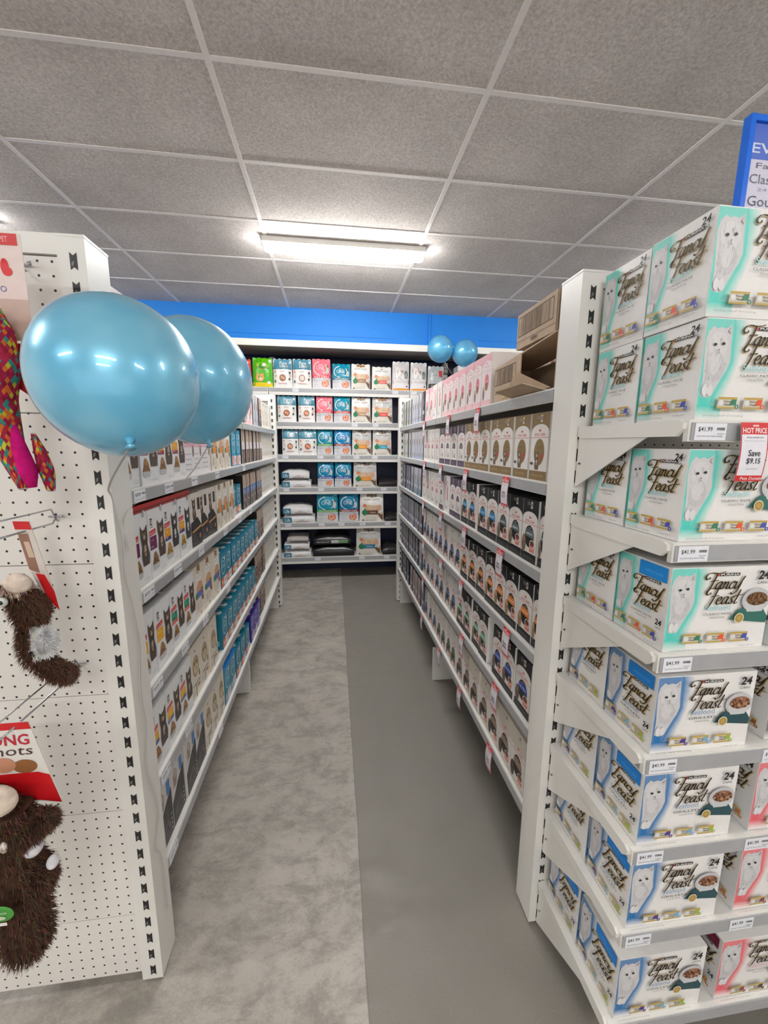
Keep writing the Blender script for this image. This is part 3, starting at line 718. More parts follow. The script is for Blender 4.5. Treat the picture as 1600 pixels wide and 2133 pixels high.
def pouch_box(base, oval, mid, h=.24, panel=.72, ribbon=None, word=None, cat=C(120, 100, 82), arch=True, foot=.035, dish=True):
    """scalloped white panel with red crown mark over a coloured carton"""
    w, d = .121, .2
    m = body(w, d, h, base); f = front(m, w, h); pv = h*panel
    wp = C(226, 222, 218)
    f.rect(.0004, .0004, w-.0004, h-.0004, base)
    n = 10; pts = [(.001, foot), (w-.001, foot), (w-.001, pv)]
    if arch:
        for i in range(1, n): a = math.pi*i/n; pts.append((w/2+(w/2-.001)*math.cos(a), pv+.030*math.sin(a)))
    pts.append((.001, pv)); f.poly(pts, wp)
    red = C(206, 62, 66)
    crown(f, w/2, pv+.004, .014, red); f.text('ROYAL CANIN', .026, pv-.012, w-.026, pv-.002, red, 0, .01); f.rect(.001, pv-.0185, w-.001, pv-.0165, C(214, 116, 116))
    top = pv-.026
    if oval == 'half':
        f.ell(w*.48, top-.038, .030, .036, mid, 0, 180); f.rect(w*.36, top-.03, w*.6, top-.024, C(150, 130, 140)); f.poly([(.028, foot+.012), (.046, foot+.012), (.044, top-.045), (.034, top-.045)], C(190, 180, 166)); f.poly([(.066, foot+.014), (.086, foot+.014), (.076, foot+.044)], C(84, 76, 72))
    else:
        ce = (w*.52, (top+foot)/2+.012); ru, rv = .036, (top-foot)/2-.008
        f.ell(ce[0], ce[1], ru, rv, BLACK if dish else mid)
        if dish:
            f.poly([(ce[0]-ru*.98, ce[1]), (ce[0]+ru*.98, ce[1]-.006), (ce[0]+ru*.86, ce[1]+rv*.5), (ce[0]-ru*.86, ce[1]+rv*.5)], mid)
            f.poly([(ce[0]-ru*.86, ce[1]+rv*.5), (ce[0]+ru*.86, ce[1]+rv*.5), (ce[0]+ru*.75, ce[1]+rv*.64), (ce[0]-ru*.75, ce[1]+rv*.64)], mid)
            if word: f.text(word, ce[0]-ru*.75, ce[1]+.006, ce[0]+ru*.75, ce[1]+rv*.34, C(226, 230, 230), 0, .01)
            f.text('CARE', ce[0]-ru*.34, ce[1]+rv*.70, ce[0]+ru*.34, ce[1]+rv*.84, grey(190))
            f.ell(.022, foot+.03, .017, .036, cat); f.ell(.021, foot+.05, .012, .014, tuple(min(1, q*1.5) for q in cat[:3])+(1,), n=10)
            f.ell(.088, foot+.034, .019, .017, C(214, 110, 96)); f.rect(.07, foot+.006, .106, foot+.032, C(214, 130, 118)); f.ell(.088, foot+.040, .015, .011, C(110, 62, 46), n=10); f.ring(.088, foot+.036, .02, .018, .003, C(226, 216, 208), 0, 360, 12)
        else:
            f.text('AGEING', ce[0]-.022, ce[1]+.012, ce[0]+.022, ce[1]+.022, tuple(q*.6 for q in mid[:3])+(1,))
            sitcat(f, w*.42, foot+.004, .072, cat, C(206, 194, 176)); f.poly([(.075, foot+.04), (.09, foot+.05), (.084, foot+.066), (.07, foot+.056)], C(196, 74, 60)); f.ell(.016, foot+.026, .012, .006, C(90, 84, 76), n=8)
    f.text('THINLY SLICED IN GRAVY', .022, foot*.4, w-.022, foot*.62, tuple(min(1, q*2.2+.12) for q in base[:3])+(1,))
    f.rect(w*.52, h-.034, w*.64, h-.008, C(206, 198, 186)); f.ell(w*.58, h-.02, .004, .008, C(90, 76, 66), n=8); f.text('12x', w*.32, h-.022, w*.48, h-.010, C(190, 184, 172))
    t = topf(m, w, d, h); t.rect(.004, .01, w-.004, d-.01, tuple(min(1, q*1.1+.006) for q in base[:3])+(1,))
    s = rightf(m, w, d, h); s.rect(0, 0, d, h, WHITE); s.text('ROYAL CANIN', .05, .16, .15, .175, RED); s = leftf(m, w, d, h); s.rect(0, 0, d, h, WHITE)
    return m
def kitten_box(shade=1):
    w, h, d = .118, .242, .2
    m = body(w, d, h, C(236, 222, 222)); f = front(m, w, h)
    f.rect(.0004, .175, w-.0004, h-.0004, C(232, 158, 170), C(240, 190, 198), 3); f.poly([(.0004, .15), (w-.0004, .17), (w-.0004, .2), (w*.5, .215), (.0004, .19)], C(238, 224, 224))
    crown(f, w/2, .196, .012, C(226, 110, 124)); f.text('ROYAL CANIN', .03, .180, w-.03, .188, C(226, 120, 132)); f.rect(.0004, .165, w-.0004, .1665, C(228, 160, 168))
    f.ell(.065, .115, .024, .036, C(222, 124, 138)); f.ell(.065, .095, .018, .022, C(150, 104, 84)); f.poly([(.044, .11), (.086, .11), (.086, .118), (.044, .118)], C(232, 150, 160))
    f.ell(.03, .06, .012, .028, C(128, 118, 116)); f.ell(.03, .085, .009, .010, C(160, 150, 146), n=10); f.rect(.0004, .0004, w-.0004, .028, C(236, 190, 196))
    s = leftf(m, w, d, h); s.rect(0, 0, d, h, WHITE); s = rightf(m, w, d, h); s.rect(0, 0, d, h, C(238, 234, 232)); s.text('ROYAL', .06, .1, .12, .12, RED); s.ell(.09, .15, .02, .02, C(226, 140, 140))
    return m
def side_out_box():
    w, h, d = .11, .242, .2
    m = body(w, d, h, C(236, 232, 230)); f = front(m, w, h); f.rect(.055, .08, .075, .17, C(226, 120, 116)); f.ring(.06, .19, .016, .016, .004, C(226, 110, 110)); f.rect(.02, .02, .06, .04, C(190, 200, 196)); f.ell(.04, .19, .006, .008, C(214, 90, 90)); f.rect(0, 0, .003, h, C(214, 160, 160))
    return m
def navy_box(a, b):
    w, h, d = .112, .24, .2
    m = body(w, d, h, C(60, 62, 76)); f = front(m, w, h)
    f.rect(.0004, .0004, w-.0004, h-.0004, b, a, 4); f.rect(.0, .0, .02, h, C(214, 212, 212)); f.ell(.066, .15, .02, .03, C(130, 120, 116)); f.rect(.03, .06, .1, .09, C(186, 190, 200)); f.ell(.07, .04, .014, .012, C(150, 100, 80))
    s = rightf(m, w, d, h); s.rect(0, 0, d, h, C(36, 36, 48)); s = leftf(m, w, d, h); s.rect(0, 0, d, h, C(36, 36, 48))
    t = topf(m, w, d, h); t.rect(.003, .003, w-.003, d-.01, C(40, 42, 66))
    return m
def red_box():
    w, h, d = .15, .295, .2
    m = body(w, d, h, C(196, 40, 44)); f = front(m, w, h); f.rect(.0004, h-.02, w-.0004, h-.0004, C(232, 224, 220)); f.rect(.02, .05, .13, .2, C(214, 206, 200)); return m
TAB = (C(84, 66, 56), C(176, 160, 146)); GREYC = (C(60, 56, 58), C(214, 212, 212))
K = {   # kind: (builder, width, description)
 'sciP': (lambda: sci_box(C(112, 26, 86), C(112, 26, 86), TAB, C(150, 110, 72)), .129, 'white box with tabby cat and purple band'),
 'sciW': (lambda: sci_box(C(232, 158, 24), C(52, 44, 120), GREYC, C(196, 150, 60)), .129, 'white box with orange and navy band'),
 'sciO': (lambda: sci_box(C(232, 158, 24), C(150, 40, 70), TAB), .129, 'white box with orange and plum band'),
 'sciY': (lambda: sci_box(C(236, 172, 34), C(236, 172, 34), TAB), .129, 'white box with tabby cat and yellow band'),
 'sciG': (lambda: sci_box(C(32, 140, 112), C(226, 90, 74), TAB), .129, 'white box with spotted cat and green band'),
 'sciB': (lambda: sci_box(C(236, 172, 34), C(64, 104, 168), TAB), .129, 'white box with yellow and blue bands'),
 'vet': (vet_box, .125, 'white box with black lower half'),
 'mono': (mono_box, .112, 'white box with grey top and pink stripe'),
 'coatO': (lambda: coat_box(C(232, 140, 50)), .125, 'cream box with orange patch'),
 'coatV': (lambda: coat_box(C(96, 112, 196)), .125, 'cream box with violet blue patch'),
 'oneT': (lambda: one_box(C(8, 118, 146), C(224, 96, 52)), .122, 'teal box with pale ring'),
 'oneP': (lambda: one_box(C(0, 136, 170), C(232, 150, 160), .225), .122, 'bright blue box with pink foot'),
 'oneL': (lambda: one_box(C(20, 130, 160), C(120, 160, 190), .215, C(10, 140, 232)), .122, 'teal box with bright blue top edge'),
 'oneV': (lambda: one_box(C(54, 30, 150), C(120, 100, 190), .2), .122, 'violet box with pale ring'),
 'dineA': (lambda: dine_box(C(196, 176, 156), C(214, 206, 210), C(90, 76, 74), False), .118, 'slim tan box with dark foot'),
 'dineB': (lambda: dine_box(C(196, 172, 150), C(70, 116, 176), C(60, 60, 70)), .118, 'slim tan and blue box with ring'),
 'dineC': (lambda: dine_box(C(190, 170, 150), C(120, 70, 62), C(56, 44, 44)), .118, 'slim tan and brown box with ring'),
 'plainA': (lambda: plain_box(C(190, 150, 90)), .118, 'plain off-white box'),
 'beige': (beige_box, .123, 'beige box with oval animal portrait'),
 'clay': (clay_box, .128, 'grey box with black slope and blue patch'),
 'rcGold': (lambda: pouch_box(C(134, 110, 70), 'full', C(134, 112, 68), .242, .71, None, None, C(110, 92, 78), True, .034, False), .121, 'gold box with white scalloped panel'),
 'rcBlue': (lambda: pouch_box(C(13, 15, 21), 'full', C(30, 144, 206), .24, .68, None, 'URINARY'), .121, 'black box with bright blue oval'),
 'rcHair': (lambda: pouch_box(C(13, 15, 21), 'full', C(86, 104, 106), .24, .68, None, 'HAIRBALL'), .121, 'black box with slate grey oval'),
 'rcOr': (lambda: pouch_box(C(13, 15, 21), 'full', C(226, 126, 36), .24, .68, None, 'INTENSE', C(150, 120, 84)), .121, 'black box with orange oval'),
 'rcGr': (lambda: pouch_box(C(13, 15, 21), 'full', C(126, 190, 150), .24, .68, None, 'DIGEST', C(130, 110, 84)), .121, 'black box with mint green oval'),
 'rcNb': (lambda: pouch_box(C(16, 18, 24), 'full', C(38, 78, 176), .24, .68, None, 'ULTRA', C(104, 84, 76)), .121, 'black box with royal blue oval'),
 'rcPur': (lambda: pouch_box(C(80, 62, 86), 'half', C(104, 88, 96), .24, .70), .121, 'plum box with arched emblem'),
 'rcPk': (lambda: pouch_box(C(220, 216, 212), 'half', C(206, 130, 134), .24, .68, None, None, C(120, 100, 82), False, .01), .121, 'white box with salmon arch'),
 'rcWb': (lambda: pouch_box(C(208, 204, 198), 'full', C(96, 112, 160), .24, .66, None, None, C(104, 108, 124), False, .02), .121, 'pale box with blue grey oval'),
 'rcWg': (lambda: pouch_box(C(208, 204, 196), 'full', C(84, 116, 84), .24, .66, None, None, C(96, 92, 80), False, .02), .121, 'pale box with dark green oval'),
 'rcBr': (lambda: pouch_box(C(204, 196, 184), 'full', C(150, 128, 104), .24, .66, None, None, C(70, 56, 48), False, .02), .121, 'pale box with brown oval'),
 'kit': (kitten_box, .118, 'pale pink kitten box'),
 'side': (side_out_box, .11, 'white box turned side out'),
 'nvA': (lambda: navy_box(C(200, 196, 200), C(160, 176, 200)), .112, 'slim white and pale blue box'),
 'nvB': (lambda: navy_box(C(196, 196, 204), C(40, 110, 140)), .112, 'slim white and teal box'),
 'nvC': (lambda: navy_box(C(90, 92, 104), C(60, 84, 120)), .112, 'slim slate box'),
 'nvD': (lambda: navy_box(C(30, 32, 44), C(60, 60, 84)), .112, 'slim black and navy box'),
 'nvG': (lambda: navy_box(C(206, 206, 200), C(170, 184, 170)), .112, 'slim white and sage box'),
 'nvR': (lambda: navy_box(C(190, 170, 166), C(120, 70, 66)), .112, 'slim white and maroon box'),
 'red': (red_box, .15, 'plain red box'),
}
for k, v in K.items(): PROTO[k] = v[0]().data('pet_food_box', ['card'])

ORD = ['first', 'second', 'third', 'fourth', 'fifth', 'sixth', 'seventh', 'eighth', 'ninth', 'tenth', 'eleventh', 'twelfth']
ORD2 = ['', 'twenty', 'thirty', 'forty']
def ordn(i):
    if i < 12: return ORD[i]
    n = i+1
    if n < 20: return {13: 'thirteenth', 14: 'fourteenth', 15: 'fifteenth', 16: 'sixteenth', 17: 'seventeenth', 18: 'eighteenth', 19: 'nineteenth'}[n]
    t, u = divmod(n, 10); return {2: 'twentieth', 3: 'thirtieth'}[t] if u == 0 else {2: 'twenty', 3: 'thirty'}[t]+'-'+ORD[u-1]
LEVEL = ['top', 'second', 'third', 'fourth', 'fifth', 'bottom']
def fill(side, lev, segs):
    """segs: (kind, y start, y end, count, setback, yaw)"""
    z = (LZ if side == 'L' else RZ)[lev]
    cnt = 0
    sd = 'left' if side == 'L' else 'right'
    for sg in segs:
        kind, ya, yb, n = sg[:4]; sb = sg[4] if len(sg) > 4 else 0; yaw = sg[5] if len(sg) > 5 else 0
        for i in range(n):
            p = (yb-ya)/n; y = ya+p*(i+.5)
            o = bpy.data.objects.new('pet_food_box', PROTO[kind]); COL.objects.link(o)
            xf = -.617 if side == 'L' else .739
            jit = random.uniform(-.004, .006); s_ = 1 if side == 'L' else -1
            w = K[kind][1]; sc = min(.88 if kind[:2] in ('nv', 'di') else 1.03, (p-.0015)/w)
            o.scale = (sc, .94, 1)
            o.location = (xf-s_*(sb+max(jit, 0)+abs(math.sin(R(yaw)))*w*.5), y, z+.001)
            o.rotation_euler.z = (math.pi/2 if side == 'L' else -math.pi/2)+R(yaw)
            tag(o, f'{K[kind][2]}, {ordn(cnt)} from camera, {LEVEL[lev]} shelf {sd} of aisle', 'box', f'{K[kind][2]} cartons on the {LEVEL[lev]} shelf {sd} of the aisle')
            cnt += 1
fill('L', 0, [('red', 1.27, 1.74, 3), ('coatO', 1.76, 2.26, 4), ('dineA', 2.27, 2.75, 4), ('dineC', 2.81, 3.0, 1, 0), ('kit', 3.0, 3.28, 2), ('nvA', 3.28, 3.50, 2), ('dineC', 3.51, 3.70, 1), ('plainA', 3.72, 4.32, 5, .02)])
fill('L', 1, [('sciO', 1.268, 1.372, 1), ('sciO', 1.374, 1.77, 3), ('mono', 1.775, 2.115, 3, 0, -5), ('coatO', 2.14, 2.52, 3), ('oneP', 2.56, 2.79, 2, 0), ('dineA', 2.86, 3.69, 6, .01), ('plainA', 3.70, 4.32, 5, .02)])
fill('L', 2, [('sciP', 1.268, 1.387, 1), ('sciP', 1.389, 1.515, 1), ('sciW', 1.517, 1.79, 2), ('vet', 1.80, 2.16, 3, 0, -3), ('coatO', 2.17, 2.55, 3), ('oneT', 2.56, 2.82, 2, .02), ('dineB', 2.86, 3.60, 6, .01), ('plainA', 3.62, 4.32, 6, .02)])
fill('L', 3, [('sciY', 1.268, 1.371, 1), ('sciY', 1.373, 1.504, 1), ('sciG', 1.512, 1.77, 2), ('coatV', 1.78, 2.16, 3), ('oneT', 2.17, 3.25, 9), ('dineC', 3.30, 3.61, 3, .01), ('plainA', 3.63, 4.30, 6, .02)])
fill('L', 4, [('sciB', 1.268, 1.655, 3), ('beige', 1.66, 2.035, 3), ('oneT', 2.13, 3.07, 8), ('dineC', 3.12, 3.6, 4, .01), ('plainA', 3.62, 4.30, 6, .02)])
fill('L', 5, [('clay', 1.268, 1.505, 2), ('clay', 1.522, 1.76, 2), ('beige', 1.765, 2.10, 3), ('oneL', 2.11, 2.36, 2), ('oneT', 2.37, 2.78, 3), ('oneV', 2.83, 3.20, 3), ('dineC', 3.22, 3.6, 3, .02), ('plainA', 3.62, 4.28, 6, .02)])
fill('R', 0, [('side', 1.60, 1.72, 1, .176), ('kit', 1.725, 1.84, 1, .176), ('kit', 1.86, 1.985, 1), ('kit', 1.99, 2.215, 2), ('kit', 2.225, 2.345, 1), ('kit', 2.35, 2.465, 1), ('kit', 2.47, 2.72, 2), ('side', 2.72, 2.98, 2), ('kit', 2.99, 3.22, 2), ('nvD', 3.24, 3.33, 1), ('nvA', 3.35, 3.80, 4), ('nvG', 3.81, 4.30, 4)])
fill('R', 1, [('rcGold', 1.30, 1.59, 2), ('rcGold', 1.592, 1.83, 2), ('rcGold', 1.84, 2.205, 3), ('rcPur', 2.215, 2.76, 4), ('rcPk', 2.77, 3.23, 4), ('nvA', 3.25, 3.78, 5), ('nvG', 3.81, 4.28, 4)])
fill('R', 2, [('rcHair', 1.27, 1.337, 1), ('rcHair', 1.34, 1.70, 3), ('rcBlue', 1.702, 1.945, 2), ('side', 1.955, 1.985, 1), ('rcBlue', 1.99, 2.232, 2), ('rcPur', 2.236, 2.46, 2), ('side', 2.465, 2.60, 1), ('rcPur', 2.61, 2.71, 1), ('rcPk', 2.72, 3.28, 4), ('nvB', 3.30, 3.75, 4), ('nvC', 3.78, 4.28, 4)])
fill('R', 3, [('rcOr', 1.27, 1.34, 1), ('rcOr', 1.341, 1.805, 4), ('rcOr', 1.82, 2.19, 3), ('rcWb', 2.20, 3.20, 8), ('nvD', 3.23, 3.45, 2), ('nvC', 3.46, 3.95, 5), ('nvC', 3.96, 4.28, 3)])
fill('R', 4, [('rcNb', 1.30, 1.44, 1), ('rcNb', 1.445, 1.67, 2), ('rcGr', 1.74, 1.965, 2), ('rcGr', 1.975, 2.225, 2), ('rcWb', 2.24, 3.18, 7), ('nvB', 3.20, 3.32, 1), ('nvD', 3.34, 4.28, 8)])
fill('R', 5, [('rcBr', 1.30, 2.19, 7), ('rcWg', 2.20, 2.67, 4), ('rcWb', 2.68, 3.07, 3), ('nvC', 3.09, 3.2, 1), ('nvR', 3.22, 3.70, 4), ('nvD', 3.75, 4.28, 4)])
# red shipping tray edge over the first boxes of the third shelf
m = MB(); m.box(-.985, -.621, 1.268, 1.80, 1.5935, 1.597, C(60, 44, 40)); m.box(-.628, -.6215, 1.268, 1.80, 1.5885, 1.612, C(196, 48, 42))
for i in range(4): m.ellipsoid((-.6165, 1.36+i*.135, 1.583), .002, .008, .012, C(190, 190, 190), nu=8, nv=6)
tag(m.obj('shipping_tray', ['card']), 'red edged tray lying over the cat boxes on the third left shelf', 'tray')

# ------------------------------------------------------------------ can cartons on the end display
def carton(kind, x, y, z, rz, label):
    o = bpy.data.objects.new('can_carton', PROTO[kind]); COL.objects.link(o); o.location = (x, y, z); o.rotation_euler.z = R(rz)
    tag(o, label, 'box', 'cartons of cans on the end display'); return o
FX = .772+.136; FY = .787; RY_ = .961
LV = ['top', 'second', 'third', 'fourth', 'fifth', 'sixth', 'bottom']
carton('pate', FX+.001, FY, EZ[0]+.001, 0, 'turquoise cat carton, front left of the top display shelf, lower of the stack')
carton('pate', FX-.003, FY+.003, EZ[0]+.211, 0, 'turquoise cat carton, front left of the top display shelf, upper of the stack')
carton('pate', FX, RY_, EZ[0]+.001, 0, 'turquoise cat carton, back left of the top display shelf, lower of the stack')
carton('pate', FX+.002, RY_+.004, EZ[0]+.211, 0, 'turquoise cat carton, back left of the top display shelf, upper of the stack')
carton('pate', FX+.285, FY, EZ[0]+.001, 0, 'second turquoise cat carton from left, top display shelf, lower of the stack')
carton('pate', FX+.285, FY, EZ[0]+.211, 0, 'second turquoise cat carton from left, top display shelf, upper of the stack')
for lv, kf, kr, cf in ((1, 'pate', 'pate', 'turquoise cat carton'), (2, 'pateb', 'pate', 'turquoise cat carton'), (3, 'grillb', 'grill', 'blue cat carton'), (4, 'grillb', 'grill', 'blue cat carton'), (5, 'grillb', 'grill', 'blue cat carton'), (6, 'grillb', 'grillb', 'blue cat carton')):
    bn = ' with blue banner' if kf.endswith('b') else ''
    carton(kf, FX+random.uniform(-.002, .002), FY, EZ[lv]+.001, 0, f'{cf}{bn} at the front left of the {LV[lv]} display shelf')
    carton(kr, FX+random.uniform(-.003, .003), RY_+.002, EZ[lv]+.001, 0, f'{cf} behind the front one, left of the {LV[lv]} display shelf')
for lv, kf, nm in ((1, 'pate', 'turquoise cat'), (2, 'pateb', 'turquoise cat')):
    carton(kf, FX+.29, FY, EZ[lv]+.001, 0, f'{nm} carton second from the left on the {LV[lv]} display shelf')
carton('dark', FX+.342, FY+.01, EZ[3]+.001, 0, 'grey turkey carton second from the left on the fourth display shelf')
carton('pink', FX+.333, FY+.002, EZ[4]+.001, 0, 'pink cat carton right of the blue one on the fifth display shelf')
carton('pink', FX+.333, FY+.002, EZ[5]+.001, 0, 'pink cat carton right of the blue one on the sixth display shelf')
carton('pinkb', FX+.325, FY+.002, EZ[6]+.001, 0, 'pink cat carton with maroon banner on the bottom display shelf')

# ------------------------------------------------------------------ tickets and promotional tags
def ticket_mesh(price, w=.075, h=.036):
    m = MB(); m.box(0, w, 0, .0006, 0, h, C(232, 233, 240)); f = Face(m, (0, 0, 0), (1, 0, 0), (0, 0, 1), w, h)
    f.text(price, .007, .017, .041, .028, C(40, 40, 50), 0, .01)
    for i in range(9): f.rect(.051+i*.0022, .021, .0522+i*.0022, .027, C(60, 60, 66))
    f.text('Fancy Feast Classic Seafood 24x85g', .005, .006, .066, .0105, C(120, 120, 130)); f.rect(.052, .013, .07, .0145, C(170, 170, 176))
    return m
tk = ticket_mesh('$41.99').data('price_ticket', ['card'])
def put(me, name, loc, rz, label, cat, group=None, sc=1):
    o = bpy.data.objects.new(name, me); COL.objects.link(o); o.location = loc; o.rotation_euler.z = rz; o.scale = (sc,)*3
    return tag(o, label, cat, group)
for i, z in enumerate(EZ[:6]):
    put(tk, 'price_ticket', (.764 if i else .764, ED-.0042, z-.042), 0, f'white price ticket at the left end of the {LV[i]} display shelf edge', 'price ticket', 'price tickets on the end display')
for i, x in ((3, 1.085), (4, 1.082), (5, 1.082)):
    put(tk, 'price_ticket', (x, ED-.0042, EZ[i]-.042), 0, f'white price ticket, second from left on the {LV[i]} display shelf edge', 'price ticket', 'price tickets on the end display')
tks = ticket_mesh('$35.09').data('price_ticket', ['card'])
for lev, ys in ((1, (1.275, 1.5, 1.775, 2.12, 2.75)), (2, (1.275, 1.52, 1.80, 2.21, 2.56, 2.9)), (3, (1.275, 1.53, 1.79, 2.2)), (4, (1.275, 1.5)), (5, (1.275, 1.9))):
    for k, y in enumerate(ys):
        put(tks, 'price_ticket', (-.5982, y, LZ[lev]-.0405), math.pi/2, f'white price ticket, {ordn(k)} from the camera on the {LEVEL[lev]} left shelf edge', 'price ticket', 'price tickets on the left shelves')
for lev, xs in ((0, (-.49, .76, 1.0)), (1, (.24, .51)), (2, (-.64, -.2, .02, .26, .5)), (3, (-.64, -.2, .3, .62)), (4, (-.63, -.2, .06, .34, .68)), (5, (-.26, .33, .67))):
    for k, x in enumerate(xs):
        put(tks, 'price_ticket', (x, BY-.0052, BZ[lev]-.047), 0, f'white price ticket, {ordn(k)} from left on the {LEVEL[lev]} shelf of the back wall', 'price ticket', 'price tickets on the back wall shelves')
def hot_tag(save, w=.066, h=.125):
    """curled promotional tag: red head and foot, white middle"""
    m = MB(); n = 12
    def cv(v): return -.006*math.sin(math.pi*v/h)-.004*(1-v/h)
    f = Face(m, (0, 0, 0), (1, 0, 0), (0, 0, 1), w, h, 0, lambda u, v: -cv(v)+.002*math.sin(3*u/w), .0003)
    wh = C(232, 230, 238)
    f.rect(0, 0, w, h, wh, None, n)
    for j in range(n):   # back side
        a = h*j/n; b = h*(j+1)/n
        m.poly([(w, cv(a)+.0008, a), (0, cv(a)+.0008, a), (0, cv(b)+.0008, b), (w, cv(b)+.0008, b)], wh)
    f.rect(0, h*.80, w, h, C(214, 40, 44)); f.rect(0, 0, w, h*.10, C(214, 40, 44)); f.rect(0, h*.1, w*.03, h*.8, C(214, 40, 44)); f.rect(w*.97, h*.1, w, h*.8, C(214, 40, 44))
    f.text('HOT PRICE', .004, h*.82, w-.004, h*.91, C(245, 235, 235), 0, .02); f.rect(w*.4, h*.93, w*.62, h*.96, C(236, 200, 200))
    f.text('SPECIAL MEMBERS ONLY', .012, h*.735, w-.012, h*.76, C(110, 110, 120)); f.text('Fancy Feast Classic Seafood', .008, h*.68, w-.008, h*.70, C(140, 140, 150))
    f.text('Save', w*.28, h*.43, w*.72, h*.54, C(50, 50, 60), 0, .01); f.text(save, w*.25, h*.29, w*.76, h*.40, C(50, 50, 60), 0, .01)
    f.text('Reg $50.00', w*.3, h*.2, w*.7, h*.225, C(150, 150, 160)); f.text('Pets Domain', w*.16, h*.025, w*.95, h*.075, C(245, 235, 235), .15, .01)
    return m
ht9 = hot_tag('$9.15').data('hot_price_tag', ['card']); ht8 = hot_tag('$8.03').data('hot_price_tag', ['card']); ht7 = hot_tag('$7.57').data('hot_price_tag', ['card'])
put(ht9, 'hot_price_tag', (.862, ED-.012, EZ[0]-.129), 0, 'large red and white hot price tag hanging on the top display shelf edge', 'price tag')
TG = {0: [(1.96, ht8), (2.47, ht8), (3.14, ht8)], 1: [(1.585, ht7), (2.10, ht8), (2.61, ht8), (3.1, ht8)], 2: [(1.60, ht8), (2.08, ht8), (2.57, ht8), (3.1, ht8)], 3: [(1.49, ht8), (2.10, ht8), (2.53, ht8), (3.06, ht8)],
      4: [(1.57, ht8), (2.05, ht8), (3.05, ht8)], 5: [(1.59, ht8), (2.05, ht8), (2.51, ht8), (3.06, ht8)]}
for lev, l in TG.items():
    for k, (y, me) in enumerate(l):
        put(me, 'hot_price_tag', (.7195, y+.033, RZ[lev]-.128), -math.pi/2, f'red hot price tag, {ordn(k)} from the camera, hanging off the {LEVEL[lev]} right shelf', 'price tag', 'hot price tags along the right shelves')

# ------------------------------------------------------------------ bags on the back wall
def bag(w, h, d, base, art, lying=False, pinch=.35):
    m = MB(); nu, nv = 12, 14
    def warp(u, v):
        a = max(0, min(1, u/w)); b = max(0, min(1, v/h))
        e = (1-abs(2*a-1)**3)*(1-max(0, (b-.55)/.45)**2*.85)*(1-.35*(1-b)**6)
        return d*.5*e+.004*math.sin(9*a+5*b)*(b > .5)
    def grid(sgn):
        V = []; F = []
        for j in range(nv+1):
            for i in range(nu+1):
                u = w*i/nu; v = h*j/nv; q = warp(u, v)
                sl = 1-.05*(j/nv)
                V.append((-w/2+u*sl+(1-sl)*w/2, d*.5-sgn*q, v+(.006*math.sin(i*1.9) if j == nv else 0)))
        for j in range(nv):
            for i in range(nu):
                k = j*(nu+1)+i; q = (k, k+1, k+nu+2, k+nu+1); F.append(q if sgn > 0 else q[::-1])
        m.mesh(V, F, base, 0, True)
    grid(1); grid(-1)
    class BF(Face):
        def P(s, u, v):
            sl = 1-.05*(v/h); return Vector((-w/2+u*sl+(1-sl)*w/2, d*.5-warp(u, v)-s.l*s.eps, v))
    f = BF(m, (0, 0, 0), (1, 0, 0), (0, 0, 1), w, h, 0, warp, .0012)
    f.l = 1.5; art(f, w, h); return m
def a_pure(bowl):
    def A(f, w, h):
        f.rect(w*.01, h*.66, w*.99, h*.99, C(70, 140, 164), C(92, 160, 184), 6); f.rect(w*.02, h*.64, w*.98, h*.67, C(52, 112, 136))
        f.text('Pure', w*.34, h*.80, w*.72, h*.92, WHITE, .1, .02); f.text('Life', w*.36, h*.70, w*.66, h*.81, WHITE, .1, .02); f.poly([(w*.68, h*.72), (w*.80, h*.72), (w*.72, h*.80)], C(226, 170, 130))
        f.ell(w*.5, h*.34, w*.17, h*.12, C(150, 96, 70)); f.ell(w*.5, h*.34, w*.13, h*.09, bowl); f.ell(w*.46, h*.36, w*.04, h*.03, C(230, 200, 170)); f.ell(w*.56, h*.32, w*.04, h*.03, C(230, 200, 170))
        f.text('adult', w*.38, h*.54, w*.62, h*.59, grey(150))
        for u, v, c in ((.1, .55, C(230, 150, 130)), (.14, .4, C(236, 190, 170)), (.88, .52, C(60, 80, 70)), (.86, .3, C(90, 90, 80)), (.1, .22, C(90, 96, 84)), (.9, .42, C(214, 200, 190))): f.ell(w*u, h*v, w*.05, h*.05, c, n=8)
        f.rect(w*.28, h*.14, w*.72, h*.165, C(226, 170, 170)); f.ell(w*.92, h*.88, w*.045, h*.035, WHITE)
    return A
def a_one(base, band, word):
    def A(f, w, h):
        f.rect(w*.01, h*.42, w*.99, h*.99, base, tuple(q*1.1 for q in base[:3])+(1,), 6)
        f.ring(w*.45, h*.68, w*.38, h*.24, .010, WHITE, 100, 400, 26); f.text('ONE', w*.22, h*.63, w*.68, h*.76, WHITE if base[0] < .3 else C(240, 200, 204), 0, .0)
        f.rect(w*.35, h*.78, w*.6, h*.80, C(200, 226, 236)); f.ell(w*.84, h*.62, w*.08, h*.13, C(206, 206, 204)); f.ell(w*.85, h*.76, w*.045, h*.05, C(110, 106, 104))
        f.rect(w*.01, h*.36, w*.99, h*.45, band); f.text(word, w*.1, h*.375, w*.9, h*.43, WHITE, 0, .01)
        f.rect(w*.01, h*.01, w*.99, h*.36, C(222, 222, 226)); f.rect(w*.01, h*.24, w*.99, h*.36, C(196, 200, 206)); f.ell(w*.7, h*.18, w*.19, h*.13, C(226, 120, 96)); f.ell(w*.7, h*.18, w*.13, h*.09, C(240, 176, 140)); f.ell(w*.68, h*.2, w*.05, h*.03, C(206, 96, 70))
        for i in range(4): f.rect(w*.1, h*(.08+.06*i), w*.3, h*(.085+.06*i), grey(150))
    return A
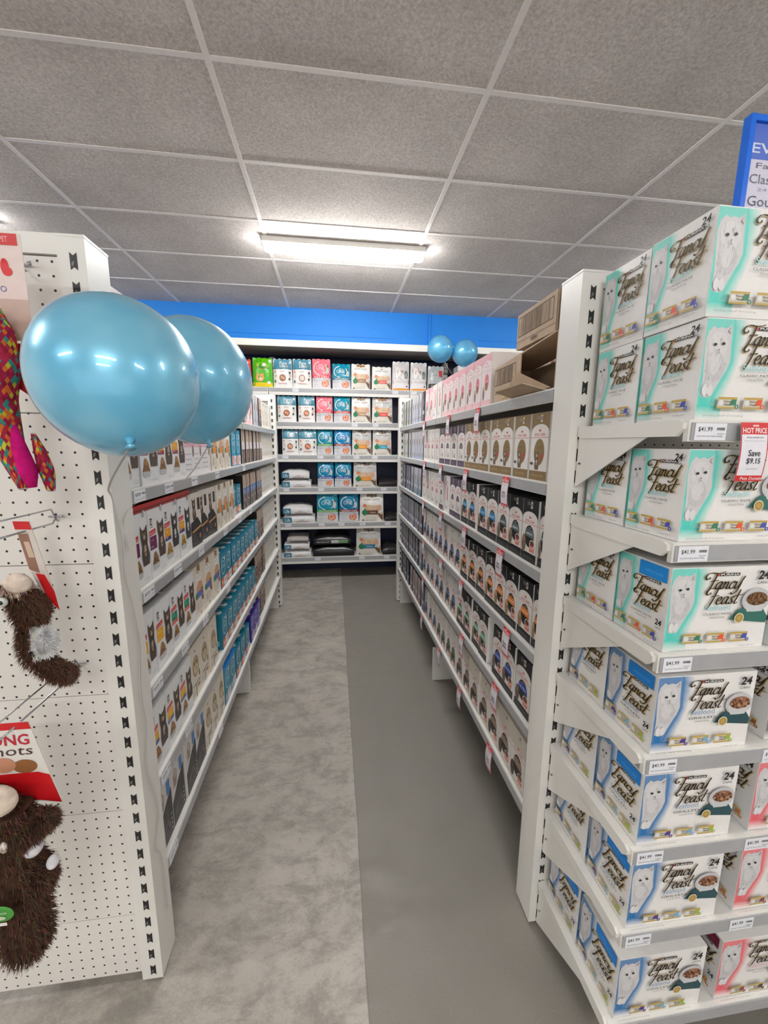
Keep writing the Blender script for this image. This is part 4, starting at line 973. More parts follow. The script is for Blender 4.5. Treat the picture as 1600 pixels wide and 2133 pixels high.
def a_coat(tabc, patch, greyed=False):
    def A(f, w, h):
        f.rect(w*.01, h*.6, w*.99, h*.99, C(200, 198, 196) if greyed else C(238, 236, 232)); f.rect(w*.27, h*.88, w*.75, h*.99, tabc)
        f.poly([(w*.1, h*.86), (w*.5, h*.93), (w*.9, h*.86), (w*.9, h*.74), (w*.5, h*.60), (w*.1, h*.74)], C(190, 190, 190) if greyed else C(244, 243, 241)); f.ell(w*.5, h*.885, w*.03, h*.025, BLACK, n=8); f.text('IVORY COAT', w*.18, h*.77, w*.84, h*.83, C(110, 110, 108))
        f.rect(w*.2, h*.40, w*.82, h*.60, C(214, 176, 140)); f.ell(w*.82, h*.5, w*.11, h*.1, C(226, 170, 150)); f.ell(w*.2, h*.58, w*.08, h*.07, C(214, 140, 100)); f.text('GRAIN', w*.34, h*.52, w*.74, h*.59, C(240, 222, 200)); f.text('FREE', w*.38, h*.44, w*.7, h*.51, C(240, 222, 200))
        f.rect(w*.3, h*.27, w*.76, h*.41, patch); f.text('chicken', w*.42, h*.31, w*.66, h*.36, C(250, 236, 220)); f.ell(w*.21, h*.33, w*.12, h*.10, C(50, 130, 90)); f.poly([(w*.12, h*.36), (w*.22, h*.5), (w*.26, h*.38)], C(50, 130, 90))
        f.poly([(w*.74, h*.28), (w*.97, h*.34), (w*.97, h*.03), (w*.88, h*.10)], C(120, 88, 62)); f.ell(w*.9, h*.30, w*.06, h*.05, C(214, 200, 180)); f.rect(w*.24, h*.06, w*.7, h*.25, C(226, 220, 208)); f.poly([(w*.08, h*.03), (w*.2, h*.03), (w*.14, h*.09)], grey(90))
    return A
def a_plan(stripe, tone):
    def A(f, w, h):
        f.rect(w*.02, h*.38, w*.98, h*.98, C(214, 212, 214)); f.ell(w*.3, h*.72, w*.2, h*.14, tone); f.ell(w*.45, h*.52, w*.28, h*.14, C(236, 232, 230)); f.poly([(w*.25, h*.6), (w*.3, h*.7), (w*.45, h*.66), (w*.6, h*.7), (w*.64, h*.58)], C(120, 104, 100)); f.ell(w*.8, h*.55, w*.12, h*.14, C(110, 122, 110)); f.ell(w*.42, h*.6, w*.1, h*.06, C(226, 206, 196))
        f.poly([(w*.04, h*.24), (w*.97, h*.24), (w*.97, h*.36), (w*.5, h*.42), (w*.04, h*.36)], C(52, 46, 46)); f.text('PRO PLAN', w*.2, h*.27, w*.86, h*.34, C(190, 180, 176)); f.rect(w*.06, h*.07, w*.95, h*.22, C(232, 230, 236)); f.rect(w*.06, h*.02, w*.95, h*.075, stripe); f.ell(w*.84, h*.15, w*.04, h*.03, BLACK, n=8)
    return A
def a_green(f, w, h):
    f.rect(w*.01, h*.01, w*.99, h*.99, C(60, 172, 20), C(96, 196, 20), 6); f.rect(w*.01, h*.02, w*.98, h*.16, C(240, 206, 30)); f.ell(w*.5, h*.72, w*.28, h*.12, C(240, 190, 60)); f.text('Friskies', w*.2, h*.62, w*.82, h*.72, C(40, 110, 60), .1, .02); f.ell(w*.6, h*.76, w*.1, h*.06, WHITE)
    f.ell(w*.38, h*.32, w*.21, h*.13, C(226, 160, 90)); f.poly([(w*.2, h*.38), (w*.22, h*.5), (w*.32, h*.42)], C(226, 160, 90)); f.poly([(w*.44, h*.42), (w*.56, h*.5), (w*.56, h*.38)], C(226, 160, 90)); f.ell(w*.42, h*.28, w*.08, h*.05, C(244, 220, 190)); f.ell(w*.32, h*.34, w*.02, h*.02, BLACK, n=6); f.ell(w*.46, h*.34, w*.02, h*.02, BLACK, n=6); f.ell(w*.88, h*.9, w*.06, h*.05, WHITE); f.ell(w*.82, h*.16, w*.08, h*.05, WHITE)
def a_orange(f, w, h): f.rect(w*.01, h*.01, w*.99, h*.99, C(226, 80, 30)); f.ell(w*.78, h*.88, w*.1, h*.05, WHITE); f.text('Friskies', w*.2, h*.6, w*.8, h*.7, WHITE)
def a_greycat(f, w, h):
    f.rect(w*.02, h*.3, w*.98, h*.97, C(176, 180, 182)); f.poly([(w*.2, h*.6), (w*.14, h*.86), (w*.3, h*.74), (w*.55, h*.76), (w*.62, h*.88), (w*.66, h*.6), (w*.4, h*.42)], C(120, 118, 120)); f.ell(w*.32, h*.64, w*.03, h*.02, C(40, 40, 40), n=6); f.ell(w*.5, h*.64, w*.03, h*.02, C(40, 40, 40), n=6)
    f.rect(w*.66, h*.58, w*.9, h*.82, C(206, 70, 66)); f.rect(w*.05, h*.12, w*.95, h*.3, C(50, 44, 46)); f.text('PRO PLAN', w*.2, h*.16, w*.85, h*.25, grey(170)); f.rect(w*.05, h*.01, w*.95, h*.12, C(232, 96, 110))
ORG = C(236, 150, 36)
TEAL = C(10, 140, 168); PNK = C(236, 120, 136)
BAGS = [  # level, x0, x1, height, art, base, label
 (0, -1.145, -.985, .32, a_orange, C(226, 80, 30), 'orange food bag at the left of the top wall shelf'),
 (0, -.968, -.727, .34, a_green, C(70, 176, 20), 'green and yellow food bag with a ginger cat, top wall shelf'),
 (0, -.722, -.49, .335, a_pure(C(176, 120, 90)), WHITE, 'blue topped white bag with brown bowl, top wall shelf, left one'),
 (0, -.487, -.255, .34, a_pure(C(220, 214, 206)), WHITE, 'blue topped white bag with pale bowl, top wall shelf, right one'),
 (0, -.249, -.018, .35, a_one(PNK, C(226, 60, 80), 'KITTEN'), PNK, 'tall pink and white food bag on the top wall shelf'),
 (0, .0, .233, .30, a_one(TEAL, C(6, 110, 130), 'COAT & WEIGHT'), TEAL, 'teal and white food bag on the top wall shelf'),
 (0, .237, .482, .305, a_coat(C(176, 130, 92), C(170, 126, 90)), C(232, 228, 222), 'white bag with tan patch on the top wall shelf'),
 (0, .5, .752, .28, a_coat(C(238, 236, 232), C(228, 104, 96)), C(232, 228, 222), 'white bag with coral patch on the top wall shelf'),
 (0, .762, .985, .35, a_plan(ORG, C(226, 190, 180)), C(230, 226, 226), 'white and black bag with cats, left of two, top wall shelf'),
 (0, .997, 1.215, .345, a_plan(ORG, C(206, 150, 130)), C(230, 226, 226), 'white and black bag with cats, right of two, top wall shelf'),
 (0, 1.226, 1.44, .31, a_greycat, C(190, 192, 192), 'grey bag with grey cat beside the post, top wall shelf'),
 (1, -.905, -.715, .315, a_green, C(70, 176, 20), 'green food bag on the second wall shelf'),
 (1, -.688, -.455, .325, a_pure(C(190, 110, 80)), WHITE, 'blue topped white bag, left of two, second wall shelf'),
 (1, -.432, -.222, .325, a_pure(C(214, 130, 100)), WHITE, 'blue topped white bag, right of two, second wall shelf'),
 (1, -.21, .004, .315, a_one(PNK, C(226, 60, 80), 'INDOOR'), PNK, 'pink and white food bag on the second wall shelf'),
 (1, .012, .229, .315, a_one(TEAL, C(206, 50, 60), 'TENDER SELECT'), TEAL, 'teal bag with red band on the second wall shelf'),
 (1, .237, .487, .32, a_coat(C(176, 150, 128), C(190, 150, 120)), C(232, 228, 222), 'white bag with tan patch on the second wall shelf'),
 (1, .503, .772, .32, a_coat(C(168, 130, 100), C(226, 84, 84), True), C(226, 222, 216), 'white bag with grey head and coral patch, second wall shelf'),
 (2, -.644, -.438, .318, a_pure(C(206, 150, 120)), WHITE, 'blue topped white bag, left of two, third wall shelf'),
 (2, -.435, -.208, .318, a_pure(C(206, 110, 80)), WHITE, 'blue topped white bag, right of two, third wall shelf'),
 (2, -.205, .0, .315, a_one(TEAL, C(70, 160, 50), 'INDOOR ADVANTAGE'), TEAL, 'teal bag with green band on the third wall shelf'),
 (2, .009, .233, .315, a_one(C(4, 130, 186), C(150, 40, 50), 'URINARY CARE'), C(4, 130, 186), 'blue bag with maroon band on the third wall shelf'),
 (2, .243, .50, .318, a_coat(C(130, 112, 98), C(240, 150, 30), True), C(226, 222, 216), 'white bag with orange patch on the third wall shelf'),
 (2, .511, .764, .318, a_coat(C(130, 112, 98), C(40, 166, 190), True), C(226, 222, 216), 'white bag with aqua patch on the third wall shelf'),
 (3, -.207, .006, .305, a_one(C(6, 136, 180), C(20, 60, 170), 'HEALTHY WEIGHT'), TEAL, 'teal bag with dark blue band, left of two, fourth wall shelf'),
 (3, .014, .236, .305, a_one(C(6, 136, 180), C(20, 60, 170), 'HEALTHY WEIGHT'), TEAL, 'teal bag with dark blue band, right of two, fourth wall shelf'),
 (3, .258, .57, .31, a_coat(C(130, 112, 98), C(240, 150, 30), True), C(226, 222, 216), 'large white bag with orange patch on the fourth wall shelf'),
 (4, -.228, .058, .375, a_one(TEAL, C(70, 160, 50), 'INDOOR ADVANTAGE'), TEAL, 'large teal bag with green band on the fifth wall shelf'),
 (4, .066, .33, .37, a_one(C(4, 118, 160), C(150, 40, 50), 'URINARY CARE'), C(4, 118, 160), 'large blue bag with maroon band on the fifth wall shelf'),
 (4, .34, .665, .38, a_coat(C(150, 130, 112), C(104, 72, 52)), C(232, 228, 222), 'large white bag with brown patch on the fifth wall shelf'),
 (5, .292, .63, .375, a_coat(C(130, 112, 98), C(50, 130, 170), True), C(226, 222, 216), 'large white bag with blue patch on the bottom wall shelf'),
]
for lev, x0, x1, h, art, base, lab in BAGS:
    w = x1-x0; h *= 1.02
    o = bag(w, min(h, (BZ[lev-1]-BZ[lev]-.095) if lev else h), .09, base, art).obj('pet_food_bag', ['film'], None, ((x0+x1)/2, BY+.012, BZ[lev]+.001))
    tag(o, lab, 'bag', 'pet food bags standing on the back wall shelves')
def flat_bag(w, d, h, base, head, dark=False):
    m = MB(); nu, nv = 16, 8; V = []; F = []; cs = []
    rnd = random.Random(w*1000)
    for j in range(nv+1):
        th = math.pi*j/nv
        for i in range(nu+1):
            a = i/nu; e = .32+.68*(1-abs(2*a-1)**4)
            y = -math.cos(th)*d/2; z = h/2+h/2*math.sin(th)*e*(1+.05*math.sin(a*17+j))
            V.append((-w/2+w*a, y+d/2, max(z, 0)))
    for i in range(nu+1): pass
    for j in range(nv):
        for i in range(nu): k = j*(nu+1)+i; F.append((k, k+1, k+nu+2, k+nu+1))
    m.mesh(V, F, base, 0, True)
    V2 = []; F2 = []
    for j in range(3):
        for i in range(nu+1):
            a = i/nu; e = .32+.68*(1-abs(2*a-1)**4); V2.append((-w/2+w*a, -.012*(j == 1)*e, h/2-(h/2)*(j/2)))
    for j in range(2):
        for i in range(nu): k = j*(nu+1)+i; F2.append((k+nu+1, k+nu+2, k+1, k))
    m.mesh(V2, F2, base, 0, True)
    m.box(-w/2+.01, w/2-.01, .01, d-.02, 0, h*.45, base)
    f = Face(m, (-w/2, -.0135, 0), (1, 0, 0), (0, 0, 1), w, h, 0, None, .0006)
    if head: f.rect(0, h*.02, w*.27, h*.62, head); f.text('Life', w*.06, h*.12, w*.22, h*.5, WHITE, .1); f.rect(w*.4, h*.08, w*.8, h*.14, C(150, 110, 90)); f.text('adult', w*.5, h*.24, w*.66, h*.36, grey(120))
    if dark: f.text('blackhawk', w*.08, h*.18, w*.42, h*.34, grey(200)); f.rect(w*.46, h*.14, w*.92, h*.44, C(110, 150, 110)); f.rect(w*.46, h*.14, w*.66, h*.44, C(190, 190, 190))
    return m
def fb(lev, x0, x1, dz, h, base, head, lab, dark=False, rz=0, d=.36):
    o = flat_bag(x1-x0, d, h, base, head, dark).obj('pet_food_bag', ['film'], None, ((x0+x1)/2, BY+.02, BZ[lev]+.001+dz)); o.rotation_euler.z = R(rz)
    tag(o, lab, 'bag', 'pet food bags lying on the back wall shelves')
HB = C(54, 120, 146); LW = C(222, 220, 220); DK = C(40, 36, 38)
fb(3, -.66, -.29, .0, .115, LW, HB, 'white bag with blue head lying flat, lower of two, fourth wall shelf')
fb(3, -.66, -.31, .117, .115, LW, HB, 'white bag with blue head lying flat, upper of two, fourth wall shelf')
fb(3, .595, .86, 0, .11, DK, None, 'dark flat bag at the right end of the fourth wall shelf')
fb(4, -.66, -.25, .0, .115, LW, HB, 'white bag with blue head lying flat, lower of two, fifth wall shelf')
fb(4, -.66, -.28, .117, .12, LW, HB, 'white bag with blue head lying flat, upper of two, fifth wall shelf', rz=2)
fb(4, .68, .88, 0, .1, DK, None, 'dark flat bag at the right end of the fifth wall shelf')
fb(5, -.66, -.31, 0, .10, LW, HB, 'white bag with blue head lying flat, lowest of three, bottom wall shelf')
fb(5, -.66, -.33, .108, .10, LW, HB, 'white bag with blue head lying flat, middle of three, bottom wall shelf')
fb(5, -.62, -.34, .214, .07, C(176, 170, 166), None, 'grey bag lying on top of two white ones, bottom wall shelf')
fb(5, -.285, .265, 0, .16, C(22, 22, 25), None, 'big black bag lying flat, lower of two, bottom wall shelf')
fb(5, -.27, .22, .162, .14, C(24, 24, 27), None, 'big black bag with green label lying on another, bottom wall shelf', dark=True)
fb(5, .65, .87, 0, .13, DK, None, 'dark flat bag at the right end of the bottom wall shelf')
# a few plain cartons on the bay right of the post
m = body(.2, .2, .33, C(228, 228, 230)); wb = m.data('stock_carton', ['card'])
for k, (x, l) in enumerate(((1.72, 'plain white carton right of the slotted post on the top wall shelf'), (2.0, 'second plain white carton right of the slotted post, top wall shelf'), (2.27, 'third plain white carton right of the slotted post, top wall shelf'))):
    put(wb, 'stock_carton', (x, BY+.02, BZ[0]+.001), 0, l, 'box', 'plain white cartons on the wall shelf')

# ------------------------------------------------------------------ brown shipping cartons, top right shelf
KR = C(188, 165, 140); KD = C(134, 106, 78)
def wallp(m, x0, x1, y0, y1, z0, z1): m.box(x0, x1, y0, y1, z0, z1, KR, 0)
def barcode(f, u0, v0, u1, v1, n=26):
    c = C(70, 56, 46); t = .003
    f.rect(u0, v0, u1, v0+t, c); f.rect(u0, v1-t, u1, v1, c); f.rect(u0, v0, u0+t, v1, c); f.rect(u1-t, v0, u1, v1, c)
    rnd = random.Random(11); u = u0+.02
    while u < u1-.02:
        q = rnd.choice([.0015, .0025, .004]); f.rect(u, v0+t, u+q, v1-t, C(110, 90, 72)); u += q+rnd.choice([.003, .005, .007])
t = thing('shipping_carton', 'open brown carton lying on its side on the top right shelf', 'carton', (.742, 1.31, RZ[0]+.001))
# local: x into shelf, y along the aisle
m = MB(); wallp(m, .004, .17, 0, .006, 0, .19); wallp(m, .004, .17, .50, .506, 0, .155); wallp(m, .164, .17, .006, .50, 0, .15); wallp(m, .004, .164, .006, .50, 0, .006)
m.prism([(.006, .186), (.5, .150), (.5, .156), (.006, .192)], 'x', .0, .17, KR)
m.obj('body', ['kraft'], t)
m = MB(); m.prism([(.25, .004), (.506, .004), (.506, .152), (.25, .168)], 'x', -.004, 0, KR)
f = Face(m, (-.004, .506, 0), (0, -1, 0), (0, 0, 1), .25, .15); barcode(f, .006, .075, .215, .145); f.poly([(.09, .012), (.22, .02), (.21, .06), (.15, .05), (.09, .07)], C(196, 168, 134)); f.rect(.01, .04, .1, .043, KD)
m.obj('barcode_panel', ['kraft'], t)
m = MB(); V = [(-.001, .03, .004), (-.001, .30, .004), (-.085, .30, .03), (-.085, .06, .03)]; V += [(a+.001, b, c-.005) for a, b, c in V]
m.mesh(V, [(0, 1, 2, 3), (7, 6, 5, 4), (0, 4, 5, 1), (1, 5, 6, 2), (2, 6, 7, 3), (3, 7, 4, 0)], KR)
V = [(-.001, .02, .01), (-.001, .42, .01), (-.02, .25, .10), ]; V += [(a+.003, b, c) for a, b, c in V]
m.mesh(V, [(0, 2, 1), (3, 4, 5), (0, 3, 5, 2), (1, 2, 5, 4), (0, 1, 4, 3)], KR)
f = Face(m, (-.0035, .30, .02), (0, -1, 0), (0, 0, 1), .1, .05); f.text('PUSH', .03, .004, .075, .018, C(60, 46, 38), .1, .02); m.obj('torn_flap', ['kraft'], t)
t = thing('shipping_carton', 'brown carton with barcode standing on the lying open carton', 'carton', (.742, 1.33, RZ[0]+.193))
m = MB(); m.box(.002, .17, .0, .29, 0, .132, KR); 
f = Face(m, (.002, .29, 0), (0, -1, 0), (0, 0, 1), .29, .132)
barcode(f, .012, .045, .270, .118); f.rect(.0, .026, .29, .0275, C(90, 72, 56)); f.text('VIEW', .12, .009, .17, .022, C(70, 52, 44), .1, .02)
m.obj('body', ['kraft'], t)
m = MB(); m.box(.002, .16, -.012, -.004, .002, .128, C(150, 126, 102)); m.box(.006, .15, -.024, -.016, .004, .12, KR); m.obj('folded_flap', ['kraft'], t)

# ------------------------------------------------------------------ balloons
def balloon(name_label, c, r, axis, path, mt='balloon', squash=1.08, roll=0):
    t = thing('balloon', name_label, 'balloon', c)
    ax = Vector(axis).normalized(); q = Vector((0, 0, -1)).rotation_difference(ax)
    mtx = q.to_matrix()
    m = MB(); nu, nv = 48, 32; V = []; F = []
    for j in range(nv+1):
        th = math.pi*j/nv
        for i in range(nu):
            ph = 2*math.pi*i/nu; z = math.cos(th); rr = r*math.sin(th)
            zz_ = r*z*squash
            if z < 0: rr *= (1-.10*z*z*abs(z)); zz_ *= 1.06
            V.append(mtx @ Vector((rr*math.cos(ph), rr*math.sin(ph), zz_)))
    for j in range(nv):
        for i in range(nu): F.append((j*nu+i, (j+1)*nu+i, (j+1)*nu+(i+1) % nu, j*nu+(i+1) % nu))
    m.mesh(V, F, WHITE, 0, True); m.obj('balloon_skin', [mt], t)
    tip = mtx @ Vector((0, 0, -r*squash*1.06)); d = ax
    m = MB(); m.tube([tip-d*.004, tip+d*.006, tip+d*.011, tip+d*.016], .004, C(60, 160, 210), 0, 10, [.012, .004, .0045, .009]); m.obj('knot', [mt], t)
    m = MB(); pts = [tip+d*.011]+[Vector(p)-Vector(c) for p in path]; sp = []
    P = [pts[0]]+pts+[pts[-1]]
    for i in range(1, len(P)-2):
        for k in range(6):
            s_ = k/6; a, b, cc, dd = P[i-1], P[i], P[i+1], P[i+2]
            sp.append(.5*((2*b)+(-a+cc)*s_+(2*a-5*b+4*cc-dd)*s_*s_+(-a+3*b-3*cc+dd)*s_**3))
    sp.append(pts[-1]); w = .0040
    V = []; F = []
    for i, p in enumerate(sp):
        an = .5*math.sin(i*.35)
        e = Vector((math.sin(an)*.3, math.cos(an), 0))*w
        V += [p-e, p+e, p+e+Vector((.0006, 0, 0)), p-e+Vector((.0006, 0, 0))]
    for i in range(len(sp)-1):
        a = i*4; F += [(a, a+4, a+5, a+1), (a+2, a+6, a+7, a+3), (a+1, a+5, a+6, a+2), (a+3, a+7, a+4, a)]
    m.mesh(V, F, C(206, 200, 196), 0, True); m.obj('ribbon', ['card'], t)
balloon('big pearl blue balloon in front of the pegboard end', (-.397, .835, 1.932), .139, (.34, -.63, -.80),
        [(-.47, .9, 1.72), (-.585, 1.13, 1.66), (-.5965, 1.175, 1.55), (-.5965, 1.168, 1.44), (-.5965, 1.20, 1.33), (-.5965, 1.215, 1.2), (-.5965, 1.192, 1.05), (-.5965, 1.205, .92), (-.5965, 1.18, .80), (-.5965, 1.215, .66), (-.5965, 1.222, .57), (-.5965, 1.185, .50), (-.5965, 1.215, .42), (-.5965, 1.222, .2)])
balloon('blue balloon half hidden behind the big one', (-.358, 1.125, 1.970), .146, (.25, -.3, -.9), [(-.42, 1.16, 1.7), (-.585, 1.2, 1.62), (-.5965, 1.205, 1.5)])
balloon('left of the two small far balloons by the wall', (1.178, 4.47, 2.85), .140, (.3, -.2, -.9), [(1.3, 4.44, 2.6), (1.42, 4.42, 2.45), (1.5, 4.42, 2.32)], 'balloon_thin', 1.0)
balloon('right of the two small far balloons by the wall', (1.455, 4.46, 2.815), .140, (-.1, -.2, -.9), [(1.47, 4.43, 2.55), (1.5, 4.42, 2.32)], 'balloon_thin', 1.0)

# ------------------------------------------------------------------ plastic framed sign above the end display
t = thing('sale_sign', 'blue framed price sign standing on the top cartons', 'sign', (.885, .865, 2.28))
m = MB(); Wd, Hh = .30, .225; y = .0
for b in ((0, .012, .0, Hh), (Wd-.012, Wd, .0, Hh), (.012, Wd-.012, Hh-.012, Hh), (.012, Wd-.012, 0, .012)): m.box(b[0], b[1], -.006, .012, b[2], b[3])
m.obj('frame', ['frame'], t)
m = MB(); m.box(.0125, Wd-.0125, .0, .004, .0125, Hh-.0125, C(206, 204, 222)); f = Face(m, (.0125, 0, .0125), (1, 0, 0), (0, 0, 1), Wd-.025, Hh-.025)
f.rect(0, .132, Wd-.025, .2, C(70, 104, 200)); f.text('EVERYDAY', .004, .144, .24, .163, C(214, 220, 240), 0, .01)
f.text('Fancy Feast', .02, .112, .2, .126, C(90, 90, 110)); f.text('Classic Seafood', .008, .086, .2, .104, C(90, 90, 110)); f.text('24 x 85g', .03, .07, .12, .078, C(140, 140, 160)); f.text('Gourmet Cat', .010, .042, .2, .062, C(70, 70, 90)); m.obj('printed_card', ['card'], t)

# ------------------------------------------------------------------ hooks and plush toys on the pegboard
def hook(x, z, L, label, tilt=0):
    t = thing('display_hook', label, 'hook', (x, 1.162, z))
    m = MB(); m.tube([(0, .002, 0), (0, -.012, .004), (0, -.02, -.004), (0, -L, -.004-tilt)], .0024, C(190, 190, 195), 0, 8)
    m.tube([(0, -L, -.004-tilt), (0, -L-.012, .003-tilt), (0, -L-.014, .012-tilt)], .0024, C(190, 190, 195), 0, 8); m.obj('prong', ['chrome'], t)
    m = MB(); m.tube([(0, -.004, .002), (0, -.02, .034), (0, -L, .034)], .002, C(190, 190, 195), 0, 8); m.tube([(-.018, -.004, .012), (.018, -.004, .012)], .0025, C(190, 190, 195), 0, 8)
    m.tube([(.018, -.004, .012), (.022, -.012, .016), (.018, -.018, .012)], .002, C(190, 190, 195), 0, 6); m.obj('back_clip', ['chrome'], t)
    return t
hook(-.745, 2.225, .22, 'wire hook at the top left holding the striped plush toy')
hook(-.745, 1.60, .24, 'wire hook above the smaller brown plush squirrel')
hook(-.735, 1.168, .30, 'wire hook below the smaller squirrel, holding the larger one')

def skinned(pts, edges, radii, lvl=2):
    me = bpy.data.meshes.new('s'); me.from_pydata(pts, edges, []); ob = bpy.data.objects.new('s', me); COL.objects.link(ob)
    ob.modifiers.new('k', 'SKIN'); sb = ob.modifiers.new('b', 'SUBSURF'); sb.levels = lvl; sb.render_levels = lvl
    for i, r in enumerate(radii): me.skin_vertices[0].data[i].radius = (r, r); me.skin_vertices[0].data[i].use_root = (i == 0)
    bpy.context.view_layer.update()
    em = bpy.data.meshes.new_from_object(ob.evaluated_get(bpy.context.evaluated_depsgraph_get()))
    v = [tuple(q.co) for q in em.vertices]; f = [tuple(p.vertices) for p in em.polygons]; n = [tuple(p.normal) for p in em.polygons]; c = [tuple(p.center) for p in em.polygons]
    bpy.data.objects.remove(ob); bpy.data.meshes.remove(me); bpy.data.meshes.remove(em)
    return v, f, n, c
def plush(parent, pts, edges, radii, cols, count, ln, colfn=None, seed=1, lvl=2):
    v, f, n, c = skinned(pts, edges, radii, lvl)
    m = MB()
    for fc, cc in zip(f, c):
        col = colfn(cc) if colfn else cols[0]
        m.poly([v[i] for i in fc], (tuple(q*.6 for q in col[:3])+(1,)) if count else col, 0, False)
    m.obj('body', ['plush'], parent)
    if not count: return
    rnd = random.Random(seed); m = MB()
    for k in range(count):
        i = rnd.randrange(len(f)); vs = [Vector(v[j]) for j in f[i]]; w = [rnd.random() for _ in vs]; s_ = sum(w)
        p = sum((a*b for a, b in zip(vs, w)), Vector())/s_; nn = Vector(n[i])
        col = colfn(c[i]) if colfn else rnd.choice(cols)
        col = tuple(min(1, q*rnd.uniform(.6, 1.5)) for q in col[:3])+(1,)
        d = (nn+Vector((rnd.uniform(-.6, .6), rnd.uniform(-.6, .6), rnd.uniform(-1.0, .2)))).normalized()
        sd = d.orthogonal().normalized()*rnd.uniform(.0006, .0011); L_ = ln*rnd.uniform(.6, 1.3); g = Vector((rnd.uniform(-.2, .2), rnd.uniform(-.2, .2), -.35))*L_
        m.poly([p-sd, p+sd, p+d*L_*.55+sd*.8, p+d*L_*.55-sd*.8], col); m.poly([p+d*L_*.55-sd*.8, p+d*L_*.55+sd*.8, p+d*L_+g], col)
    m.obj('fur', ['fur'], parent)
BR = C(92, 66, 52); BR2 = C(70, 50, 40)
def squirrel1():
    ox, oy, oz = -.745, 1.02, 1.6
    t = thing('plush_squirrel', 'smaller brown plush squirrel with curled body hanging on its card', 'toy', (ox, oy, oz))
    P = [(-.760, 1.02, 1.435), (-.770, 1.02, 1.475), (-.742, 1.02, 1.40), (-.744, 1.02, 1.345), (-.752, 1.02, 1.29), (-.722, 1.02, 1.252), (-.690, 1.02, 1.235), (-.664, 1.02, 1.222), (-.715, 1.025, 1.415)]
    P = [(a-ox, b-oy, c-oz) for a, b, c in P]
    def cf(c):
        x, y, z = c[0]+ox, c[1], c[2]+oz
        if z > 1.452 and x > -.79: return C(216, 196, 180)
        if 1.285 < z < 1.37 and x > -.735: return C(214, 212, 216)
        return BR
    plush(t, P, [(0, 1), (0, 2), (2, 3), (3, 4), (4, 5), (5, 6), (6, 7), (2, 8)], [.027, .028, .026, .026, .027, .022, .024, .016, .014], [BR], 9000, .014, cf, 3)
    m = MB(); m.ellipsoid((-.742-ox, .995-oy, 1.482-oz), .030, .016, .024, C(224, 206, 192)); m.obj('muzzle', ['plush'], t)
    m = MB(); m.ellipsoid((-.772-ox, .985-oy, 1.440-oz), .011, .007, .011, C(196, 206, 196)); m.ellipsoid((-.772-ox, .979-oy, 1.440-oz), .005, .003, .005, BLACK); m.obj('eye', ['card'], t)
    m = MB(); m.ellipsoid((-.785-ox, .99-oy, 1.475-oz), .009, .007, .010, BLACK); m.obj('nose', ['card'], t)
    m = MB(); m.ellipsoid((-.708-ox, 1.006-oy, 1.325-oz), .019, .018, .034, C(200, 198, 204)); rnd = random.Random(8)
    for k in range(2600):
        a = rnd.uniform(0, 6.28); b = rnd.uniform(-1, 1); q = math.sqrt(1-b*b); d = Vector((q*math.cos(a), q*math.sin(a), b)); p = Vector((-.708-ox+d.x*.018, 1.006-oy+d.y*.017, 1.325-oz+d.z*.033)); e = d.orthogonal()*.0009
        d2 = d+Vector((rnd.uniform(-.8, .8), rnd.uniform(-.8, .8), rnd.uniform(-.8, .8))); m.poly([p-e, p+e, p+d2*.009], grey(rnd.randint(228, 252)))
    m.obj('belly_patch', ['plush'], t)
    m = MB(); L4 = [(-.770, 1.621), (-.734, 1.620), (-.700, 1.44), (-.698, 1.40), (-.725, 1.43), (-.745, 1.49)]
    m.prism([(a-ox, c-oz) for a, c in L4], 'y', 1.045-oy, 1.047-oy, C(214, 204, 196))
    f = Face(m, (0, 1.0445-oy, -oz), (1, 0, 0), (0, 0, 1), .1, .1)
    f.poly([(-.770-ox, 1.621), (-.734-ox, 1.620), (-.730-ox, 1.60), (-.767-ox, 1.601)], C(206, 30, 36)); f.poly([(-.762-ox, 1.59), (-.74-ox, 1.59), (-.726-ox, 1.49), (-.748-ox, 1.50)], C(150, 110, 92)); f.poly([(-.752-ox, 1.57), (-.74-ox, 1.57), (-.732-ox, 1.53), (-.745-ox, 1.53)], C(206, 180, 160))
    f.poly([(-.735-ox, 1.49), (-.716-ox, 1.485), (-.698-ox, 1.44), (-.692-ox, 1.39), (-.715-ox, 1.42)], C(206, 26, 32)); m.obj('header_card', ['card'], t)
